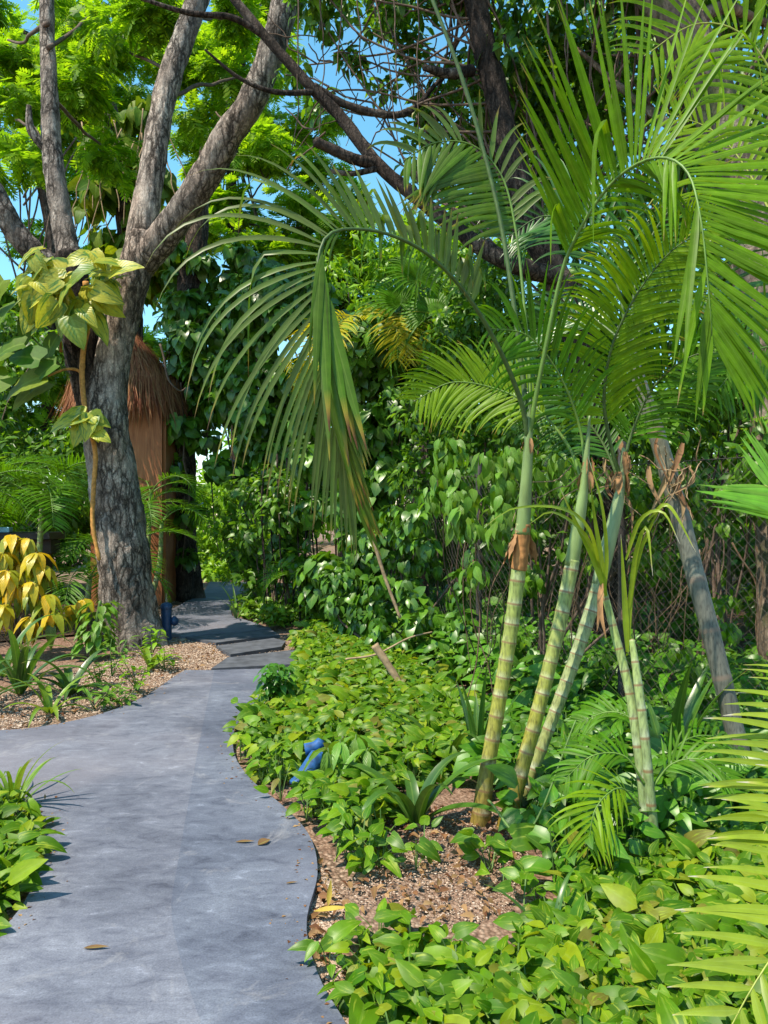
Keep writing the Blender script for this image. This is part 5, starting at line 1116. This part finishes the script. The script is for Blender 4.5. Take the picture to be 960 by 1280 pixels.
cover('shaded ground cover growing under and beyond the wire fence', [(470, 790), (620, 905), (800, 905), (960, 965), (1150, 980), (1050, 900), (900, 860), (720, 830), (560, 770)], 560, (5, 8), (.08, .15), (.05, .45), M_pothos_dk, 306, False)
GP2 = 'little leaf clumps on bare soil'
for i, (u, v, k, sz, lb) in enumerate(((594, 1090, 3, .12, 'dark green leaf clump alone on the bare soil below the canes'), (540, 1078, 2, .07, 'small sparse leaf clump left on bare soil beneath the arched strap leaf'), (648, 1158, 1, .08, 'single little leaf sprig at the right end of the bare soil'), (445, 1088, 4, .1, 'leaf clump spilling over the gravel beside the path curve'), (660, 1130, 2, .09, 'small sprig between bare soil and the lower leaf bed'), (424, 1215, 1, .07, 'little pale sprig right against the near path edge'), (700, 1015, 3, .13, 'heart-leaved clump just right of the middle cane base'))):
    b = G0(u, v); t = thing('leaf_clump', lb, 'plant', b, GP2); rng = RNG(320 + i); gl = Geo(); gs = Geo(); rosettes(gl, gs, rng, [b[:2] + rng.normal(size=2) * .05 for _ in range(k)], (4, 6), (sz * .8, sz * 1.2), (.04, .16)); gl.build('leaves', M_pothos, t); gs.build('stems', M_twig_gr, t)
# seedlings in the left gravel bed and near the trunk
GSD = 'seedlings on the left gravel bed'
for i, (u, v, h, n, lb) in enumerate(((140, 846, .35, 16, 'leafy seedling standing at the foot of the forked trunk'), (188, 824, .42, 18, 'tall seedling right of the trunk foot below the blue bollard'), (122, 860, .25, 12, 'low seedling on gravel beside the middle strap plant'), (172, 866, .30, 12, 'thin seedling nearest the blue path edge'), (118, 886, .2, 14, 'spreading low seedling at the path fork edge'), (206, 838, .22, 10, 'small seedling on the pink gravel tongue'), (150, 880, .18, 10, 'tiny seedling by the path edge under the trunk'))):
    b = G0(u, v); t = thing('seedling', lb, 'plant', b, GSD); rng = RNG(340 + i); gl = Geo(); gs = Geo()
    for k in range(4):
        tp = b + np.array([rng.normal() * .09, rng.normal() * .09, h * rng.uniform(.6, 1)]); strand(gs, rng, b, tp, .005, 0, .1, 6)
        for q in (.4, .6, .8, 1): whorl(gl, rng, b + (tp - b) * q, max(2, n // 6), .10, leaf_t(4, .45, .2, .3, 'ovate'), (-.5, .3), 1)
    gl.build('leaves', M_bright if i % 2 else M_broad_lt, t); gs.build('stems', M_twig_gr, t)
# leafy column by the trunk
b = G0(116, 822); t = thing('climbing_plant', 'knee-high stack of overlapping bright green leaves against the left of the trunk', 'plant', b); rng = RNG(361); gl = Geo(); gs = Geo()
for k in range(90):
    q = rng.random(); a = rng.uniform(0, 6.28); c = np.array([*(b + [.08 * q, 0, 0])[:2], .08 + .52 * q]) + np.array([math.cos(a), math.sin(a), 0]) * .13; scatter(gl, T_poth[k % 4], [c], [[math.cos(a) * .8, math.sin(a) * .8, -.35]], [[math.cos(a), math.sin(a), .8]], [rng.uniform(.1, .17)])
strand(gs, rng, b, b + [.08, 0, .6], .03); gl.build('leaves', M_broad_lt, t); gs.build('stem', M_twig_gr, t)
# small dark shrub at the path edge
b = G0(352, 898); t = thing('edge_shrub', 'small dark green upright shrub leaning over the right path edge', 'shrub', b); rng = RNG(371); gl = Geo(); gs = Geo()
for k in range(11):
    tp = P(rng.uniform(325, 362), rng.uniform(826, 850), b[1] + rng.normal() * .08); strand(gs, rng, b + np.append(rng.normal(size=2) * .04, 0), tp, .006, 0, .08, 6)
    for q in np.linspace(.45, 1, 5): whorl(gl, rng, b + (tp - b) * q, 4, .085, leaf_t(5, .6, .18, .35, 'ovate'), (-.2, .6), .9)
gl.build('leaves', leaf_mat('dark_glossy_leaf', [(.03, .13, .025), (.05, .18, .03), (.08, .23, .035)], .32, .28, .55, rib=.25), t); gs.build('stems', M_twig_gr, t)
# drooping plant in front of the tilted spotlight
b = G0(432, 1005); t = thing('drooping_plant', 'pale green plant with long drooping leaves right in front of the tilted blue spotlight', 'plant', b); rng = RNG(381); gl = Geo(); gs = Geo()
for (u, v) in ((425, 925), (445, 918), (410, 935), (440, 940), (460, 935)):
    c = P(u, v, 4.12 + rng.normal() * .05); strand(gs, rng, b, c, .006, 0, .08, 6); whorl(gl, rng, c, 8, .19, leaf_t(7, .3, .25, .5, 'ovate', .01), (.1, 1.2), .8)
gl.build('leaves', M_broad_lt, t); gs.build('stems', M_twig_gr, t)
# strap plants on the right
strap_plant('upright pointed strap leaves just left of the tallest cane base', G0(598, 965), 8, .62, .06, M_strap, 391, spread=(.02, .35), curl=.2)
strap_plant('dark arched strap leaves on the edge of the bare soil left of the canes', G0(520, 1030), 9, .62, .075, M_strap, 392, spread=(.15, 1.0), curl=1.3)
strap_plant('big glossy strap leaves standing before the fence right of the young palm', G0(838, 985), 7, .75, .085, M_strap, 393, spread=(.1, .55), curl=.4)
strap_plant('narrow dark strap leaves between the canes and the young palm', G0(724, 1000), 9, .5, .045, M_strap, 394, spread=(.1, .7), curl=.5)
strap_plant('low spiky strap leaves crossing the ground cover near the dry stick', G0(560, 955), 10, .75, .05, M_strap, 395, spread=(.5, 1.2), curl=.7)
strap_plant('grassy strap leaves standing in the left island bed above the ground cover', G0(16, 1014), 14, .46, .026, M_strap_y, 396, spread=(.05, .9), curl=1.0)
strap_plant('thin grassy tuft by the hedge foot right of the far path', G0(296, 775), 9, .6, .04, M_strap, 397, spread=(.05, .7), curl=.6)
GM = 'small mixed plants growing through the ground cover'
for i, (u, v, n, L, W, mt, lb) in enumerate(((410, 880, 7, .4, .035, M_strap, 'thin strap leaves poking from the ground cover beyond the small edge shrub'), (470, 905, 8, .45, .04, M_strap_y, 'yellowish strap tuft in the middle of the upper ground cover'), (690, 1180, 6, .3, .03, M_strap, 'narrow leaf tuft where the bare soil meets the lower right ground cover'), (880, 1010, 8, .5, .045, M_strap, 'dark strap tuft below the grey palm stem'), (770, 985, 8, .5, .04, M_strap_y, 'arched grassy tuft just left of the young palm stems'))):
    strap_plant(lb, G0(u, v), n, L, W, mt, 410 + i, group=GM, spread=(.1, .9), curl=.9)
# dry sticks
for l, r, lb in (([(466, 668, 6.3), (478, 712, 6.3), (500, 772, 6.25)], .018, 'tan dry stick leaning below the tip of the arching frond'), ([(468, 806, 6.4), (492, 842, 6.35), (512, 880, 6.3), (520, 905, 6.3)], .035, 'thick brown dead stem bent over in the ground cover'), ([(432, 824, 6.6), (470, 818, 6.6), (510, 798, 6.5), (540, 790, 6.6)], .010, 'thin crooked dry twig lying over the ground cover'), ([(610, 1000, 3.6), (660, 1040, 3.4), (720, 900, 3.6)], .006, 'thin green stalk bent beside the middle cane')):
    g = Geo(); q = pp(l); tube(g, R4(q, (r, r * .7)), 30, 10, .12, 20); tag(g.build('dry_stick' if 'green' not in lb else 'bent_stalk', M_dead if 'green' not in lb else M_twig_gr, base=q[-1]), lb, 'stick')

# crumbs of mulch and gravel spilled over the rim of the path
rng = RNG(401); ed = np.vstack([right_edge, isl, upper]); k = 1100; q = ed[rng.integers(0, len(ed), k)] + rng.normal(size=(k, 2)) * .055; q = q[~off_path(q)]; k = len(q)
g = Geo(); scatter(g, leaf_t(2, .55, .3, .2, 'ovate'), np.hstack([q, np.full((k, 1), .037)]), np.hstack([rng.normal(size=(k, 2)), rng.normal(size=(k, 1)) * .15]), np.hstack([rng.normal(size=(k, 2)) * .3, np.ones((k, 1))]), rng.uniform(.006, .028, k))
tag(g.build('path_debris', lit), 'brown crumbs of mulch spilled along the rim of the blue path', 'debris', kind='stuff')
